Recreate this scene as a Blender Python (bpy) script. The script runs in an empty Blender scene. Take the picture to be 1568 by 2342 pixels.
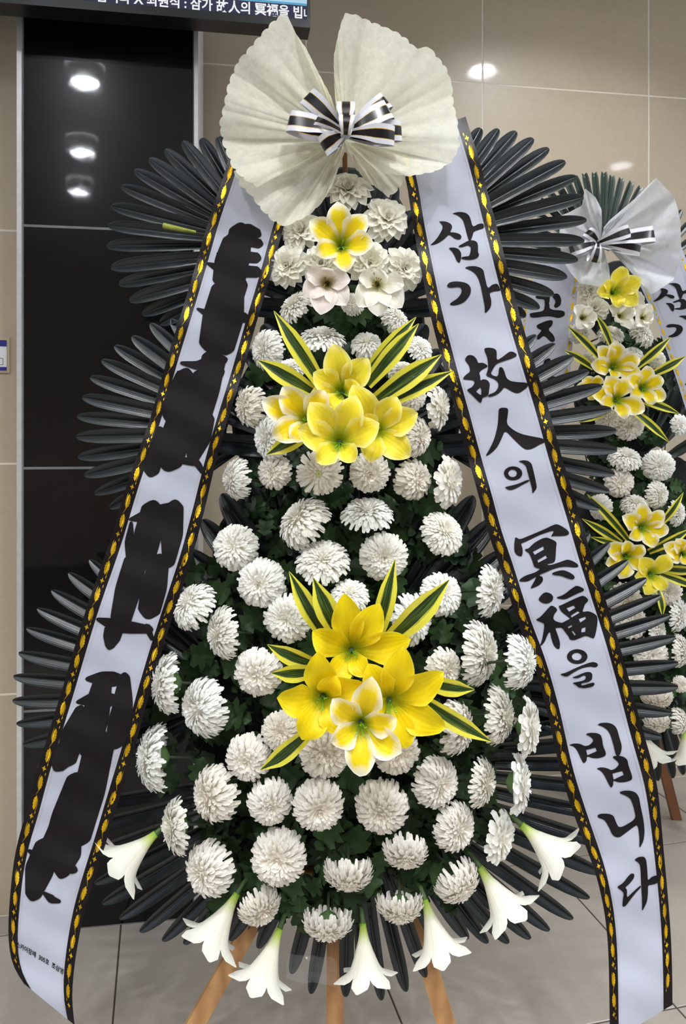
import bpy, bmesh, math, random
from mathutils import Vector, Matrix, Quaternion
from mathutils.geometry import tessellate_polygon
random.seed(7)
C = bpy.context.scene.collection
SC = bpy.context.scene

# ------------------------------------------------------------------ camera, world, light
F, CX, HY, H = 1760.0, 784.0, 1000.0, 1.25      # focal length in pixels of the 1568x2342 frame, principal point, eye height
cam = bpy.data.cameras.new('camera'); cam.sensor_fit = 'HORIZONTAL'; cam.sensor_width = 36.0
cam.lens = 36.0 * F / 1568.0; cam.shift_y = -171.0 / 1568.0; cam.clip_start = 0.05
camo = bpy.data.objects.new('camera', cam); C.objects.link(camo)
camo.location = (0, 0, H); camo.rotation_euler = (math.pi / 2, 0, 0); SC.camera = camo
w = bpy.data.worlds.new('room_light'); SC.world = w; w.use_nodes = True
w.node_tree.nodes['Background'].inputs[0].default_value = (0.86, 0.92, 1.0, 1)
w.node_tree.nodes['Background'].inputs[1].default_value = 0.7
SC.view_settings.view_transform = 'Standard'; SC.view_settings.look = 'None'
SC.view_settings.gamma = 1.0; SC.view_settings.use_curve_mapping = False
SC.view_settings.exposure = 1.15
LAMP = 250.0          # radiance of the downlight lenses
CEIL = 2.9
M = 0.155            # the walls run away to the right: Y = Y0 + M * x
Y_PANEL, Y_LEFT, Y_BACK, Y_TV = 2.06, 2.145, 2.64, 1.93


# ------------------------------------------------------------------ helpers
def P(px, py, Y):
    return Vector(((px - CX) / F * Y, Y, H - (py - HY) / F * Y))
def onwall(px, Y0):
    u = (px - CX) / F; Y = Y0 / (1 - M * u); return u * Y, Y
def W(x, z, Y0, out=0.0):            # a point on a wall plane, out metres towards the room
    n = math.sqrt(1 + M * M); return Vector((x + M / n * out, Y0 + M * x - out / n, z))
def lin(c):
    return tuple(((v / 255.0) / 12.92 if v <= 10 else (((v / 255.0) + 0.055) / 1.055) ** 2.4) for v in c) + (1.0,)

class NT:
    def __init__(s, name):
        s.m = bpy.data.materials.new(name); s.m.use_nodes = True; s.t = s.m.node_tree
        s.b = s.t.nodes['Principled BSDF']; s.out = s.t.nodes['Material Output']
    def n(s, typ, **kw):
        x = s.t.nodes.new(typ)
        for k, v in kw.items(): setattr(x, k, v)
        return x
    def l(s, a, b): s.t.links.new(a, b)
    def uv(s):
        x = s.n('ShaderNodeSeparateXYZ'); s.l(s.n('ShaderNodeUVMap').outputs[0], x.inputs[0]); return x
    def math(s, op, a, b=None, c=None):
        x = s.n('ShaderNodeMath', operation=op)
        for i, v in enumerate((a, b, c)):
            if v is None: continue
            if isinstance(v, (int, float)): x.inputs[i].default_value = v
            else: s.l(v, x.inputs[i])
        return x.outputs[0]
    def mix(s, f, a, b):
        x = s.n('ShaderNodeMix', data_type='RGBA')
        for i, v in ((0, f), (6, a), (7, b)):
            if isinstance(v, (int, float)): x.inputs[i].default_value = v
            elif isinstance(v, tuple): x.inputs[i].default_value = v
            else: s.l(v, x.inputs[i])
        return x.outputs[2]
    def ramp(s, f, stops, interp='LINEAR'):
        x = s.n('ShaderNodeValToRGB'); cr = x.color_ramp; cr.interpolation = interp
        while len(cr.elements) < len(stops): cr.elements.new(0.5)
        for e, (p, c) in zip(cr.elements, stops): e.position = p; e.color = c
        s.l(f, x.inputs[0]); return x.outputs[0]
    def noise(s, scale, detail=3, rough=0.5, coord='Object'):
        tc = s.n('ShaderNodeTexCoord'); x = s.n('ShaderNodeTexNoise'); x.inputs['Scale'].default_value = scale
        x.inputs['Detail'].default_value = detail; x.inputs['Roughness'].default_value = rough
        s.l(tc.outputs[coord], x.inputs['Vector']); return x.outputs[0]
    def bump(s, h, strength, dist=0.002):
        x = s.n('ShaderNodeBump'); x.inputs['Strength'].default_value = strength; x.inputs['Distance'].default_value = dist
        s.l(h, x.inputs['Height']); s.l(x.outputs[0], s.b.inputs['Normal']); return x.outputs[0]
    def set(s, rough=None, metal=None, spec=None, coat=None):
        if rough is not None: s.b.inputs['Roughness'].default_value = rough
        if metal is not None: s.b.inputs['Metallic'].default_value = metal
        if spec is not None: s.b.inputs['Specular IOR Level'].default_value = spec
        if coat is not None: s.b.inputs['Coat Weight'].default_value = coat; s.b.inputs['Coat Roughness'].default_value = 0.06
    def color(s, c):
        if isinstance(c, tuple): s.b.inputs['Base Color'].default_value = c
        else: s.l(c, s.b.inputs['Base Color'])
        s.c = c
    def translucent(s, f, transparent=None):
        t = s.n('ShaderNodeBsdfTranslucent'); mx = s.n('ShaderNodeMixShader'); mx.inputs[0].default_value = f
        if isinstance(s.c, tuple): t.inputs[0].default_value = s.c
        else: s.l(s.c, t.inputs[0])
        s.l(s.b.outputs[0], mx.inputs[1]); s.l(t.outputs[0], mx.inputs[2]); o = mx.outputs[0]
        if transparent is not None:
            tr = s.n('ShaderNodeBsdfTransparent'); m2 = s.n('ShaderNodeMixShader')
            if isinstance(transparent, float): m2.inputs[0].default_value = transparent
            else: s.l(transparent, m2.inputs[0])
            s.l(o, m2.inputs[1]); s.l(tr.outputs[0], m2.inputs[2]); o = m2.outputs[0]
        s.l(o, s.out.inputs[0])

def plain(name, c, var=0.12, scale=25.0, rough=0.5, bump=0.0, bscale=None, metal=0.0, spec=0.5, coat=None, trans=0.0, detail=3, dist=0.002):
    t = NT(name); c = lin(c); d = tuple(v * (1 - var) for v in c[:3]) + (1,); e = tuple(min(1, v * (1 + var)) for v in c[:3]) + (1,)
    f = t.noise(scale, detail); t.color(t.ramp(f, [(0.3, d), (0.7, e)])); t.set(rough, metal, spec, coat)
    if bump: t.bump(t.noise(bscale or scale * 4, 2), bump, dist)
    if trans: t.translucent(trans)
    return t.m

class MB:
    def __init__(s): s.v = []; s.f = []; s.uv = []
    def grid(s, rows, uvs=None, close=False):
        b = len(s.v); n = len(rows[0])
        for r in rows: s.v.extend(r)
        for i in range(len(rows) - 1):
            for j in range(n if close else n - 1):
                j2 = (j + 1) % n
                s.f.append((b + i * n + j, b + i * n + j2, b + (i + 1) * n + j2, b + (i + 1) * n + j))
                if uvs:
                    s.uv.append((uvs[i][j], uvs[i][j2], uvs[i + 1][j2], uvs[i + 1][j]))
                else:
                    a, a2 = j / (n - 1 or 1), (j + 1) / (n - 1 or 1); c, c2 = i / (len(rows) - 1), (i + 1) / (len(rows) - 1)
                    s.uv.append(((a, c), (a2, c), (a2, c2), (a, c2)))
    def poly(s, pts):
        b = len(s.v); s.v.extend(pts); s.f.append(tuple(range(b, b + len(pts)))); s.uv.append(tuple((0.5, 0.5) for _ in pts))
    def tri(s, pts, tris):
        b = len(s.v); s.v.extend(pts)
        for t in tris: s.f.append(tuple(b + i for i in t)); s.uv.append(tuple((0.5, 0.5) for _ in t))
    def box(s, fn, x0, x1, y0, y1, z0, z1):       # fn maps (x, y, z) to a point
        b = len(s.v)
        s.v.extend([fn(x, y, z) for z in (z0, z1) for y in (y0, y1) for x in (x0, x1)])
        for f in ((0, 2, 3, 1), (4, 5, 7, 6), (0, 1, 5, 4), (2, 6, 7, 3), (0, 4, 6, 2), (1, 3, 7, 5)):
            s.f.append(tuple(b + i for i in f)); s.uv.append(((0, 0), (1, 0), (1, 1), (0, 1)))
    def tube(s, pts, rad, n=6, cap=True):
        rows = []
        for i, p in enumerate(pts):
            p = Vector(p); t = (Vector(pts[min(i + 1, len(pts) - 1)]) - Vector(pts[max(i - 1, 0)]))
            t = t.normalized() if t.length > 1e-9 else Vector((0, 0, 1))
            a = t.orthogonal().normalized() if abs(t.z) > 0.95 else t.cross(Vector((0, 0, 1))).normalized()
            bb = t.cross(a); r = rad[i] if isinstance(rad, (list, tuple)) else rad
            rows.append([p + (a * math.cos(k * 2 * math.pi / n) + bb * math.sin(k * 2 * math.pi / n)) * r for k in range(n)])
        s.grid(rows, close=True)
        if cap: s.poly(rows[0][::-1]); s.poly(rows[-1])
    def mesh(s, name, mat, smooth=True, org=None):
        me = bpy.data.meshes.new(name); o = org or Vector((0, 0, 0))
        me.from_pydata([tuple(Vector(v) - o) for v in s.v], [], s.f)
        uv = me.uv_layers.new(name='UVMap'); flat = []
        for q in s.uv:
            for a in q: flat += [a[0], a[1]]
        uv.data.foreach_set('uv', flat)
        if smooth: me.polygons.foreach_set('use_smooth', [True] * len(me.polygons))
        if mat: me.materials.append(mat)
        me.update(); return me
    def build(s, name, mat, parent=None, smooth=True):
        """one mesh object; vertices are given in world space, the parent is an unrotated Empty"""
        return link(name, s.mesh(name, mat, smooth, wloc(parent) if parent else None), parent)

WL = {}
def wloc(o): return WL.get(o.name, Vector((0, 0, 0)))
def link(name, me, parent=None, kind=None):
    o = bpy.data.objects.new(name, me); C.objects.link(o)
    if parent: o.parent = parent; WL[o.name] = wloc(parent)
    if kind: o['kind'] = kind
    return o
def tag(o, label, cat, group=None):
    o['label'] = label; o['category'] = cat
    if group: o['group'] = group
    return o
def thing(name, label, cat, loc=(0, 0, 0), group=None):
    o = bpy.data.objects.new(name, None); C.objects.link(o); o.location = loc; o.empty_display_size = 0.02
    WL[o.name] = Vector(loc); return tag(o, label, cat, group)
def struct(name, loc=(0, 0, 0)):
    o = bpy.data.objects.new(name, None); C.objects.link(o); o.location = loc; WL[o.name] = Vector(loc); o['kind'] = 'structure'; return o
def lerp(a, b, t): return a + (b - a) * t
def interp(tab, y):
    if y <= tab[0][0]: return tab[0][1]
    for (a, b), (c, d) in zip(tab, tab[1:]):
        if y <= c: return b + (d - b) * (y - a) / (c - a)
    return tab[-1][1]
def resample(pts, n):
    L = [0.0]
    for a, b in zip(pts, pts[1:]): L.append(L[-1] + math.hypot(b[0] - a[0], b[1] - a[1]))
    out = []; k = 0
    for i in range(n):
        d = L[-1] * i / (n - 1)
        while k < len(L) - 2 and L[k + 1] < d: k += 1
        t = (d - L[k]) / max(1e-9, L[k + 1] - L[k])
        out.append((lerp(pts[k][0], pts[k + 1][0], t), lerp(pts[k][1], pts[k + 1][1], t)))
    return out
def smooth_pts(pts, it=2):
    for _ in range(it):
        pts = [pts[0]] + [((a[0] + 2 * b[0] + c[0]) / 4, (a[1] + 2 * b[1] + c[1]) / 4) for a, b, c in zip(pts, pts[1:], pts[2:])] + [pts[-1]]
    return pts
def flat_shape(outer, holes=(), step=22.0):
    """triangulated 2D shape, long edges split so that it can follow a curved surface"""
    loops = [[Vector((p[0], p[1], 0)) for p in outer]] + [[Vector((p[0], p[1], 0)) for p in h] for h in holes]
    tr = tessellate_polygon(loops); pts = [p for l in loops for p in l]
    bm = bmesh.new(); vs = [bm.verts.new(p) for p in pts]
    for t in tr:
        try: bm.faces.new([vs[i] for i in t])
        except ValueError: pass
    for _ in range(3):
        e = [x for x in bm.edges if x.calc_length() > step]
        if not e: break
        bmesh.ops.subdivide_edges(bm, edges=e, cuts=1); bmesh.ops.triangulate(bm, faces=bm.faces[:])
    bm.verts.index_update()
    r = [(v.co.x, v.co.y) for v in bm.verts], [[v.index for v in f.verts] for f in bm.faces]
    bm.free(); return r
def chaikin(p, n=2, closed=True):
    for _ in range(n):
        q = []
        for i in range(len(p)):
            a, b = p[i], p[(i + 1) % len(p)]
            q += [(a[0] * .78 + b[0] * .22, a[1] * .78 + b[1] * .22), (a[0] * .22 + b[0] * .78, a[1] * .22 + b[1] * .78)]
        p = q
    return p
# ------------------------------------------------------------------ materials
def tile_mat(name, c1, c2, rough, coat, scale=1.3, spec=0.5):
    t = NT(name); f = t.noise(scale, 6, 0.65); g = t.noise(scale * 45, 2)
    a = t.ramp(f, [(0.3, lin(c1)), (0.7, lin(c2))]); b = t.ramp(g, [(0.35, (0.9, 0.9, 0.9, 1)), (0.7, (1, 1, 1, 1))])
    x = t.n('ShaderNodeMix', data_type='RGBA', blend_type='MULTIPLY'); x.inputs[0].default_value = 0.5
    t.l(a, x.inputs[6]); t.l(b, x.inputs[7]); t.color(x.outputs[2]); t.set(rough, 0, spec, coat)
    t.bump(t.noise(18, 2), 0.03, 0.004); return t.m
m_wall = tile_mat('beige_wall_tile', (178, 163, 140), (188, 174, 152), 0.42, 0.35)
m_floor = tile_mat('grey_beige_floor_tile', (158, 150, 140), (172, 164, 154), 0.28, 0.0, 2.0)
m_granite = tile_mat('black_polished_granite', (8, 8, 10), (13, 13, 16), 0.045, 0.22, 30, 0.3)
m_granite.node_tree.nodes['Principled BSDF'].inputs['Coat Roughness'].default_value = 0.24
m_grout = plain('pale_grout', (220, 213, 201), 0.05, 60, 0.8)
m_fgrout = plain('dark_floor_grout', (70, 62, 56), 0.1, 60, 0.9)
m_pgrout = plain('grey_granite_joint', (120, 120, 122), 0.05, 60, 0.5)
m_ceil = plain('ceiling_paint', (214, 214, 212), 0.03, 8, 0.8)
m_chrome = plain('brushed_steel_trim', (228, 227, 230), 0.06, 40, 0.3, metal=0.55)
m_black = plain('black_plastic', (22, 22, 26), 0.08, 40, 0.35)
m_wood = NT('pine_leg_wood')
_w = m_wood.n('ShaderNodeTexWave'); _w.inputs['Scale'].default_value = 9; _w.inputs['Distortion'].default_value = 5
m_wood.l(m_wood.n('ShaderNodeTexCoord').outputs['Object'], _w.inputs[0])
m_wood.color(m_wood.ramp(_w.outputs[1], [(0, lin((176, 128, 80))), (1, lin((196, 148, 98)))])); m_wood.set(0.5); m_wood = m_wood.m
m_wood2 = plain('brown_leg_wood', (128, 82, 52), 0.15, 12, 0.5)
m_board = plain('dark_backing_board', (20, 24, 24), 0.2, 20, 0.8)
m_stem = plain('green_flower_stem', (66, 92, 48), 0.2, 30, 0.55)
m_stemdark = plain('dark_flower_stem', (34, 50, 30), 0.2, 30, 0.6)
m_stub = plain('cut_green_stalk', (150, 160, 60), 0.25, 60, 0.45)

def leaflet_mat(name, c, c2, rough):
    t = NT(name); u = t.uv(); f = t.noise(14, 3)
    t.color(t.ramp(f, [(0.3, lin(c)), (0.7, lin(c2))]))
    wv = t.math('SINE', t.math('MULTIPLY', u.outputs[0], 62.0)); n = t.noise(30, 2)
    rr = t.math('MULTIPLY_ADD', n, 0.08, rough - 0.02); t.l(rr, t.b.inputs['Roughness']); t.set(None, 0, 0.55)
    t.bump(wv, 0.1, 0.001); return t.m
m_leaflet = leaflet_mat('dark_glossy_palm_leaf', (19, 26, 28), (25, 33, 35), 0.3)
m_leaflet2 = leaflet_mat('dark_green_palm_leaf', (24, 40, 32), (34, 50, 41), 0.42)

def petal_white(name, tip, base, tr=0.3):
    t = NT(name); u = t.uv(); n = t.noise(6, 2)
    c = t.ramp(u.outputs[1], [(0.0, lin(base)), (0.6, lin(tip))])
    inf = t.n('ShaderNodeObjectInfo')
    c = t.mix(t.math('MULTIPLY', inf.outputs['Random'], 0.35), c, lin(base))
    t.color(c); t.set(0.55, 0, 0.25); t.translucent(tr); return t.m
m_mum = petal_white('white_chrysanthemum_petal', (252, 252, 249), (242, 235, 214))
m_mumold = petal_white('cream_chrysanthemum_petal', (253, 250, 244), (240, 230, 212))
m_dahlia = petal_white('ivory_silk_petal', (248, 246, 236), (236, 230, 206))
m_eye = plain('pale_green_flower_eye', (206, 204, 130), 0.15, 80, 0.6)
m_calyx = plain('green_calyx', (70, 96, 52), 0.15, 80, 0.6)

def lily_mat(name, col, mid, rim, rimw, throat, tr=0.3):
    """UV x across the petal, y from throat to tip"""
    t = NT(name); u = t.uv()
    e = t.math('ABSOLUTE', t.math('SUBTRACT', u.outputs[0], 0.5)); e = t.math('MULTIPLY', e, 2.0)
    n = t.noise(60, 3); n2 = t.noise(20, 2)
    base = t.mix(t.math('MULTIPLY', n2, 0.9), lin(col), lin(mid))
    ed = t.math('MAXIMUM', e, t.math('MULTIPLY', t.math('SUBTRACT', u.outputs[1], 0.45), 1.75))
    ed = t.math('ADD', ed, t.math('MULTIPLY', t.math('SUBTRACT', n, 0.5), 0.35))
    f = t.ramp(ed, [(max(0.0, 0.97 - rimw * 2.4), (0, 0, 0, 1)), (min(1.0, 1.0 - rimw * 0.2), (1, 1, 1, 1))])
    c = t.mix(f, base, lin(rim))
    g = t.ramp(u.outputs[1], [(0.1, (1, 1, 1, 1)), (0.36, (0, 0, 0, 1))])
    c = t.mix(g, c, lin(throat)); t.color(c); t.set(0.45, 0, 0.3)
    s = t.math('SINE', t.math('MULTIPLY', u.outputs[0], 40.0)); t.bump(s, 0.12, 0.001)
    t.translucent(tr); return t.m
m_lily = lily_mat('yellow_lily_petal', (250, 226, 20), (242, 208, 8), (248, 230, 60), 0.06, (176, 178, 30))
m_lilyp = lily_mat('pale_yellow_lily_petal', (248, 230, 70), (240, 218, 30), (250, 240, 150), 0.14, (170, 186, 40))
m_lilyw = lily_mat('white_edged_yellow_lily_petal', (250, 226, 30), (244, 212, 20), (250, 248, 238), 0.2, (170, 180, 40))
m_blush = lily_mat('blush_white_lily_petal', (240, 228, 220), (232, 218, 208), (244, 236, 230), 0.1, (200, 190, 140))
m_ivory = lily_mat('ivory_lily_petal', (244, 240, 226), (238, 232, 214), (248, 246, 238), 0.1, (214, 214, 160))
m_stamen = plain('green_stamen', (120, 180, 40), 0.2, 60, 0.5)
m_stameny = plain('brown_gold_stamen', (150, 120, 50), 0.2, 60, 0.5)
def trumpet_mat():
    t = NT('white_trumpet_lily_petal'); u = t.uv()
    t.color(t.ramp(u.outputs[1], [(0.0, lin((150, 196, 60))), (0.12, lin((206, 222, 120))), (0.34, lin((246, 245, 230))), (1.0, lin((248, 247, 238)))]))
    t.set(0.4, 0, 0.3); s = t.math('SINE', t.math('MULTIPLY', u.outputs[0], 30.0)); t.bump(s, 0.1, 0.001); t.translucent(0.3); return t.m
m_trumpet = trumpet_mat()
def varieg_mat():
    t = NT('yellow_edged_striped_leaf'); u = t.uv()
    tc = t.n('ShaderNodeCombineXYZ'); t.l(t.math('MULTIPLY', u.outputs[0], 22.0), tc.inputs[0]); t.l(t.math('MULTIPLY', u.outputs[1], 2.2), tc.inputs[1])
    inf = t.n('ShaderNodeObjectInfo'); t.l(t.math('MULTIPLY', inf.outputs['Random'], 50.0), tc.inputs[2])
    n = t.n('ShaderNodeTexNoise'); n.inputs['Scale'].default_value = 1.0; n.inputs['Detail'].default_value = 4; t.l(tc.outputs[0], n.inputs['Vector'])
    e = t.math('MULTIPLY', t.math('ABSOLUTE', t.math('SUBTRACT', u.outputs[0], 0.5)), 2.0)
    e = t.math('ADD', e, t.math('MULTIPLY', t.math('SUBTRACT', n.outputs[0], 0.5), 0.4))
    g = t.ramp(n.outputs[0], [(0.35, lin((24, 42, 20))), (0.52, lin((40, 64, 28))), (0.68, lin((96, 118, 44)))])
    f = t.ramp(e, [(0.5, (0, 0, 0, 1)), (0.6, (1, 1, 1, 1))])
    t.color(t.mix(f, g, lin((222, 214, 72)))); t.set(0.35, 0, 0.4); t.bump(n.outputs[0], 0.1, 0.001); t.translucent(0.12); return t.m
m_varieg = varieg_mat()
def foliage_mat(name, c, c2):
    t = NT(name); inf = t.n('ShaderNodeObjectInfo'); n = t.noise(40, 3)
    a = t.mix(inf.outputs['Random'], lin(c), lin(c2)); b = t.mix(t.math('MULTIPLY', n, 0.5), a, lin((20, 30, 18)))
    t.color(b); t.set(0.5, 0, 0.3); t.translucent(0.1); return t.m
m_fol = foliage_mat('dark_chrysanthemum_leaf', (38, 62, 32), (68, 100, 54))

def fabric_mat(name, c, base_tr):
    t = NT(name); n = t.noise(70, 5, 0.7); n2 = t.noise(260, 2)
    t.color(t.ramp(n, [(0.3, lin(tuple(v - 12 for v in c))), (0.7, lin(c))])); t.set(0.9, 0, 0.05)
    t.bump(n2, 0.15, 0.001); t.translucent(0.42, t.math('MAXIMUM', t.math('MULTIPLY_ADD', n, 0.75, base_tr - 0.2), 0.0)); return t.m
m_fabric = fabric_mat('cream_nonwoven_fabric', (255, 253, 236), -0.03)
m_fabric2 = fabric_mat('white_nonwoven_fabric', (236, 238, 242), -0.04)
def satin(name, c, bscale=3.0):
    t = NT(name); n = t.noise(bscale, 3); t.color(t.ramp(n, [(0.3, lin(tuple(v - 8 for v in c))), (0.7, lin(c))])); t.set(0.42, 0, 0.35)
    t.bump(t.noise(14, 2), 0.06, 0.004); t.translucent(0.1); return t.m
m_satin = satin('white_satin_ribbon', (184, 187, 202))
m_border = plain('black_ribbon_border', (20, 16, 17), 0.2, 300, 0.3, 0.4, 420, spec=0.25, dist=0.001)
m_ink = plain('black_ink', (22, 18, 20), 0.1, 50, 0.7, spec=0.15)
m_gold = plain('gold_foil', (236, 190, 40), 0.15, 160, 0.3, 0.6, 170, metal=0.85, dist=0.0012)
m_seam = plain('grey_seam_thread', (176, 174, 186), 0.1, 80, 0.6)
def stripe_mat(name, gold):
    t = NT(name); u = t.uv()
    wv, bk, gd = lin((214, 213, 220)), lin((18, 15, 19)), lin((206, 160, 50)) if gold else lin((150, 148, 150))
    st = [(0.0, wv), (0.25, gd), (0.28, bk), (0.72, gd), (0.75, wv)]
    t.color(t.ramp(u.outputs[0], st, 'CONSTANT')); t.set(0.28, 0, 0.55); t.bump(t.noise(25, 2), 0.05, 0.004); return t.m
m_stripe = stripe_mat('striped_black_white_satin', True)
m_stripe2 = stripe_mat('striped_black_silver_satin', False)
def emit(name, c, s):
    t = NT(name); e = t.n('ShaderNodeEmission'); n = t.noise(4, 2)
    t.l(t.ramp(n, [(0.3, tuple(v * 0.95 for v in lin(c)[:3]) + (1,)), (0.7, lin(c))]), e.inputs[0]); e.inputs[1].default_value = s
    t.l(e.outputs[0], t.out.inputs[0]); return t.m
m_lamp = emit('downlight_lens_glow', (250, 253, 255), LAMP)
m_scr = emit('screen_dark_band', (60, 62, 84), 0.45)
m_scrb = emit('screen_pale_blue', (186, 222, 246), 0.42)
m_scrl = emit('screen_blue_line', (90, 170, 210), 0.42)
m_scrt = emit('screen_white_text', (250, 252, 255), 0.42)
m_signw = plain('white_sign_face', (226, 226, 230), 0.03, 30, 0.4)
m_signb = plain('navy_sign_band', (32, 34, 130), 0.05, 30, 0.4)
m_signf = plain('beige_sign_frame', (186, 172, 146), 0.05, 30, 0.4)
# ------------------------------------------------------------------ the setting
def wall(name, Y0, xs, zs, mat, grout, gap=0.004, thick=0.02, piece='tile', back=0.06):
    s = struct(name, W((xs[0] + xs[-1]) / 2, 0, Y0)); n = 0
    m = MB(); m.box(lambda x, y, z: W(x, z, Y0, -y), xs[0], xs[-1], 0.0006, back, zs[0], zs[-1]); m.build('backing', grout, s, False)
    for i in range(len(xs) - 1):
        for j in range(len(zs) - 1):
            m = MB(); g = gap / 2; b = 0.0015
            x0, x1, z0, z1 = xs[i] + g, xs[i + 1] - g, zs[j] + g, zs[j + 1] - g
            def ring(d, o): return [W(x0 + d, z0 + d, Y0, o), W(x1 - d, z0 + d, Y0, o), W(x1 - d, z1 - d, Y0, o), W(x0 + d, z1 - d, Y0, o)]
            a, c, e = ring(0, -0.003), ring(0, -0.001), ring(b, 0)
            m.grid([a, c, e], close=True); m.poly(e); m.build(piece, mat, s, False)
    return s
xl0, xl1 = onwall(41, Y_LEFT)[0], onwall(450, Y_BACK)[0]
pxl, pxr = onwall(51, Y_PANEL)[0], onwall(444, Y_PANEL)[0]
zl = [0, 0.579, 1.181, 1.790, 2.396, CEIL]
wall('wall_left', Y_LEFT, [xl0 - 1.8, xl0 - 1.2, xl0 - 0.6, xl0], zl, m_wall, m_grout)
j = [onwall(p, Y_BACK)[0] for p in (700, 1103, 1483)]; d = j[1] - j[0]
wall('wall_back', Y_BACK, [j[0] - d, j[0], j[1], j[2], j[2] + d, j[2] + 2 * d], [0, 0.038, 0.653, 1.268, 1.883, 2.498, CEIL], m_wall, m_grout)
wall('wall_middle', Y_PANEL, [pxl, pxr], [0, 0.56, 1.172, 1.783, 2.394, CEIL], m_granite, m_pgrout, 0.005, piece='granite_slab', back=0.5)
for nm, a, b in (('trim_1', onwall(40, Y_PANEL)[0], pxl), ('trim_2', pxr, onwall(453, Y_PANEL)[0])):
    m = MB(); m.box(lambda x, y, z: W(x, z, Y_PANEL, -y), a, b, -0.008, 0.12 if nm == 'trim_1' else 0.5, 0, CEIL)
    o = m.build(nm, m_chrome, None, False); o['kind'] = 'structure'
# floor: square tiles laid along the walls
fl = struct('floor'); T = 0.6; ang = math.atan(0.235)
def FP(a, b, z): return Vector((math.cos(ang) * a - math.sin(ang) * b, math.sin(ang) * a + math.cos(ang) * b, z))
g0 = P(919, 2342, F * H / 1342.0); ga = math.cos(ang) * g0.x + math.sin(ang) * g0.y
h0 = P(1392, 2334, F * H / 1334.0); hb = -math.sin(ang) * h0.x + math.cos(ang) * h0.y
m = MB(); m.box(lambda x, y, z: Vector((x, y, z)), -5, 5, -4, 4.2, -0.05, -0.0025); m.build('screed', m_fgrout, fl, False)
tile = None
for i in range(-4, 5):
    for k in range(-3, 5):
        if tile is None:
            m = MB(); g = 0.002; q = [(g, g), (T - g, g), (T - g, T - g), (g, T - g)]; q2 = [(g + .0015, g + .0015), (T - g - .0015, g + .0015), (T - g - .0015, T - g - .0015), (g + .0015, T - g - .0015)]
            m.grid([[Vector((a, b, -0.003)) for a, b in q], [Vector((a, b, -0.001)) for a, b in q], [Vector((a, b, 0)) for a, b in q2]], close=True)
            m.poly([Vector((a, b, 0)) for a, b in q2]); tile = m.mesh('tile', m_floor, False)
        c = FP(ga + i * T, hb + k * T, 0)
        if c.y > 3.4 or c.y < -1.6: continue
        o = link('tile', tile, fl); o.location = c; o.rotation_euler[2] = ang
m = MB(); m.box(lambda x, y, z: Vector((x, y, z)), -5, 5, -4.1, -4.0, 0, CEIL + .1); o = m.build('wall_front', m_wall, None, False); o['kind'] = 'structure'
# ceiling with recessed downlights, the mirrored ones and added fill ones
m = MB(); m.box(lambda x, y, z: Vector((x, y, z)), -5, 5, -4, 4.2, CEIL + 0.08, CEIL + 0.12); ce = m.build('ceiling', m_ceil, None, False); ce['kind'] = 'structure'
def mirrored(px, py, Y0):
    u = Vector(((px - CX) / F, 1, -(py - HY) / F)); n = Vector((M, -1, 0)).normalized(); q = Vector((0, Y0, 0))
    c = Vector((0, 0, H)); t = (q - c).dot(n) / u.dot(n); hit = c + u * t; r = u - 2 * u.dot(n) * n
    return hit + r * ((CEIL - hit.z) / r.z)
LPOS = [('row over the wreath, nearest the granite', mirrored(195, 192, Y_PANEL)), ('second from the granite', mirrored(187, 350, Y_PANEL)), ('third from the granite', mirrored(182, 440, Y_PANEL)),
        ('mirrored dimly in the tiles at the top', mirrored(1103, 166, Y_BACK)), ('mirrored brightly in the tiles over the second wreath', mirrored(1420, 380, Y_BACK))]
LPOS += [(t, Vector((x, y, CEIL))) for t, x, y in (('added fill over the gap between the two wreaths', .35, .55), ('added fill just in front of the viewer', .2, -.3), ('added fill over the right of the hall', 1.0, .2), ('added fill behind the viewer to the right', .9, -.8), ('added fill far behind the viewer, middle', .3, -1.9), ('added fill far behind the viewer, right', 1.5, -1.6), ('added fill behind the viewer, far left', -1.9, -.9), ('added fill over the far right of the hall', 2.2, .2), ('added fill far behind the viewer, left corner', -2.4, -2.0))]  # unseen extra lamps, added only to brighten the wreaths and hall
for lab, p in LPOS:
    t = thing('downlight', 'round recessed white downlight, ' + lab, 'ceiling light', (p.x, p.y, CEIL), 'recessed ceiling downlights')
    def ring(r, z, n=28): return [Vector((p.x + r * math.cos(k * 2 * math.pi / n), p.y + r * math.sin(k * 2 * math.pi / n), CEIL + z)) for k in range(n)]
    m = MB(); m.grid([ring(0.085, 0.079), ring(0.085, -0.001), ring(0.072, -0.004), ring(0.066, 0.0), ring(0.066, 0.055)], close=True); m.build('rim', m_chrome if False else m_signw, t)
    m = MB(); m.grid([ring(0.066, 0.042), ring(0.03, 0.039), ring(0.001, 0.038)], close=True); m.build('lens', m_lamp, t)

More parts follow.
